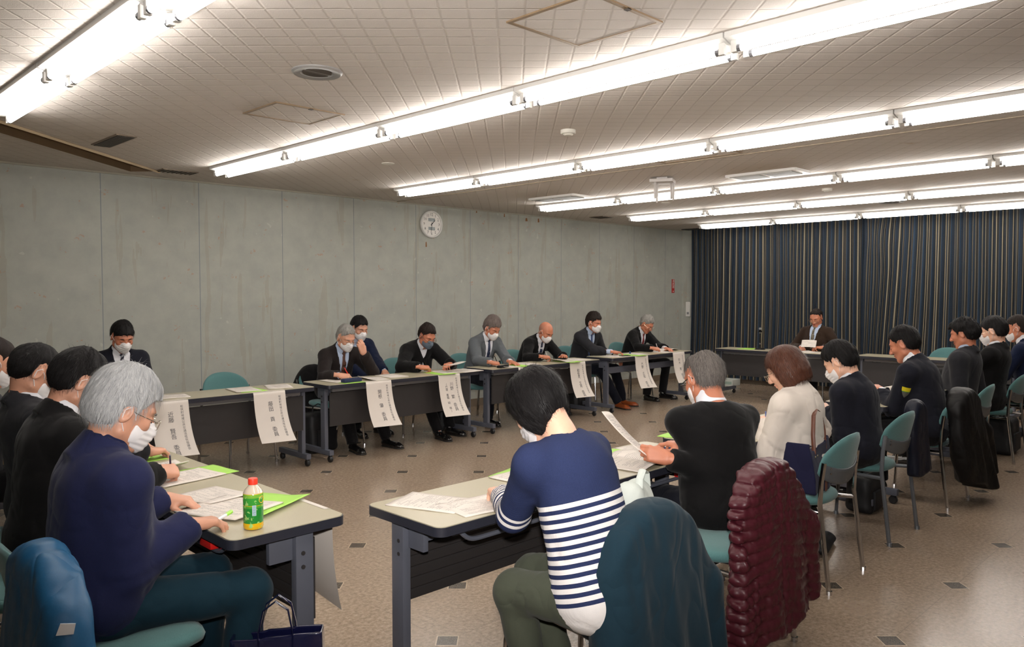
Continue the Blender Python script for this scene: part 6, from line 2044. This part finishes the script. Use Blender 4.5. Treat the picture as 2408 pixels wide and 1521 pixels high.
r = thing('glossy_tote', 'glossy dark navy tote with tall loop handles at the bottom edge of the picture', 'bag', (1.27, 2.38, 0), -38)
PAT = mat('navy_patent', srgb(18, 20, 52), 0.12, coat=0.8, spec=0.7)
g = Grid((-0.19, -0.12, -0.01), (0.19, 0.12, 0.44), 0.007); X, Y, Z = g.xyz()
hd_ = 0.085 - 0.13 * Z
D = np.maximum(np.maximum(np.abs(X) - 0.15 - 0.004 * vnoise(X * 9, Y * 9, Z * 12, 4), np.abs(Y) - hd_ - 0.009 * vnoise(X * 12, Y * 8 + 0 * Z, Z * 12, 6)), np.maximum(-Z, Z - 0.385 - 0.006 * np.sin(X * 14)))
D = np.maximum(D, -np.maximum(np.maximum(np.abs(X) - 0.14, np.abs(Y) - hd_ + 0.010), 0.3 - Z))
V, Q = surface(g, D); fast_mesh('bag_body', V, Q, PAT, r)
for sy in (-1, 1):
    handle([(-0.055, sy * 0.04, 0.33), (-0.055, sy * 0.036, 0.40), (-0.04, sy * 0.03, 0.47), (0.0, sy * 0.03, 0.50), (0.04, sy * 0.03, 0.47), (0.055, sy * 0.036, 0.40), (0.055, sy * 0.04, 0.33)], 0.009, PAT, r, 0.35)
NYL = mat('black_nylon_bag', srgb(20, 20, 23), 0.6, noise=(30, 0.15), bump=(200, 0.2))
def soft_bag(x, y, rz, dims, label, seed, name='business_bag', strap=True, group='dark bags on the floor under the wall tables', z=0.0, tilt=0):
    a, b, c = dims
    r = thing(name, label, 'bag', (x, y, z), rz, group)
    g = Grid((-a / 2 - 0.04, -b / 2 - 0.04, -0.01), (a / 2 + 0.04, b / 2 + 0.04, c + 0.05), 0.011); X, Y, Z = g.xyz()
    k = 0.05
    qx = np.abs(X) - a / 2 + k; qy = np.abs(Y) - b / 2 + k - 0.02 * np.clip(1 - Z / c, 0, 1); qz = np.abs(Z - c / 2) - c / 2 + k
    D = np.sqrt(np.maximum(qx, 0) ** 2 + np.maximum(qy, 0) ** 2 + np.maximum(qz, 0) ** 2) + np.minimum(np.maximum(qx, np.maximum(qy, qz)), 0) - k
    D = D - 0.006 * vnoise(X * 12, Y * 12, Z * 12, seed)
    V, Q = surface(g, D); fast_mesh('bag_body', V, Q, NYL, r)
    if strap:
        handle([(-0.07, 0, c - 0.01), (-0.06, 0, c + 0.05), (0, 0, c + 0.075), (0.06, 0, c + 0.05), (0.07, 0, c - 0.01)], 0.010, NYL, r)
        q = MB(); q.box(-a * 0.32, a * 0.32, -b / 2 - 0.028, -b / 2 - 0.004, c * 0.12, c * 0.6, b=0.008); q.build('pocket', NYL, r)
    return r
rb = soft_bag(3.98, 6.62, 10, (0.34, 0.20, 0.38), 'black wheeled bag under the left end of the pinstripe man\'s table', 3, 'wheeled_bag')
q = MB()
for s in (-1, 1): q.lathe([(0.0001, -0.012), (0.028, -0.012), (0.028, 0.012), (0.0001, 0.012)], 16, (s * 0.14, -0.07, 0.03), axis='x')
q.build('wheel', RUB, rb)
q = MB(); q.tube([(0.12, -0.125, 0.24), (0.125, -0.132, 0.22), (0.12, -0.128, 0.20)], 0.006, 6); q.build('clip', CHROME, rb)
soft_bag(5.66, 6.66, -5, (0.34, 0.16, 0.36), 'black backpack between the grey-mask man and the tweed man', 5, 'backpack')
soft_bag(7.25, 6.42, 10, (0.36, 0.10, 0.28), 'slim dark briefcase leaning below the bald man\'s name sheet', 7, 'briefcase')
soft_bag(7.92, 6.68, 0, (0.30, 0.14, 0.33), 'dark shoulder bag behind the table leg of the tan-shoe man', 9, 'shoulder_bag')
soft_bag(8.55, 1.95, 0, (0.34, 0.22, 0.34), 'black bag standing beside the last chairs of the near row', 11, 'holdall')
soft_bag(5.60, 2.10, 0, (0.30, 0.16, 0.26), 'black bag on the floor beyond the grey-legged chair', 13, 'floor_bag')
soft_bag(4.55, 2.0, 15, (0.36, 0.2, 0.07), 'flat dark bag on the floor under the tote-bag chair', 15, 'flat_bag', strap=False)
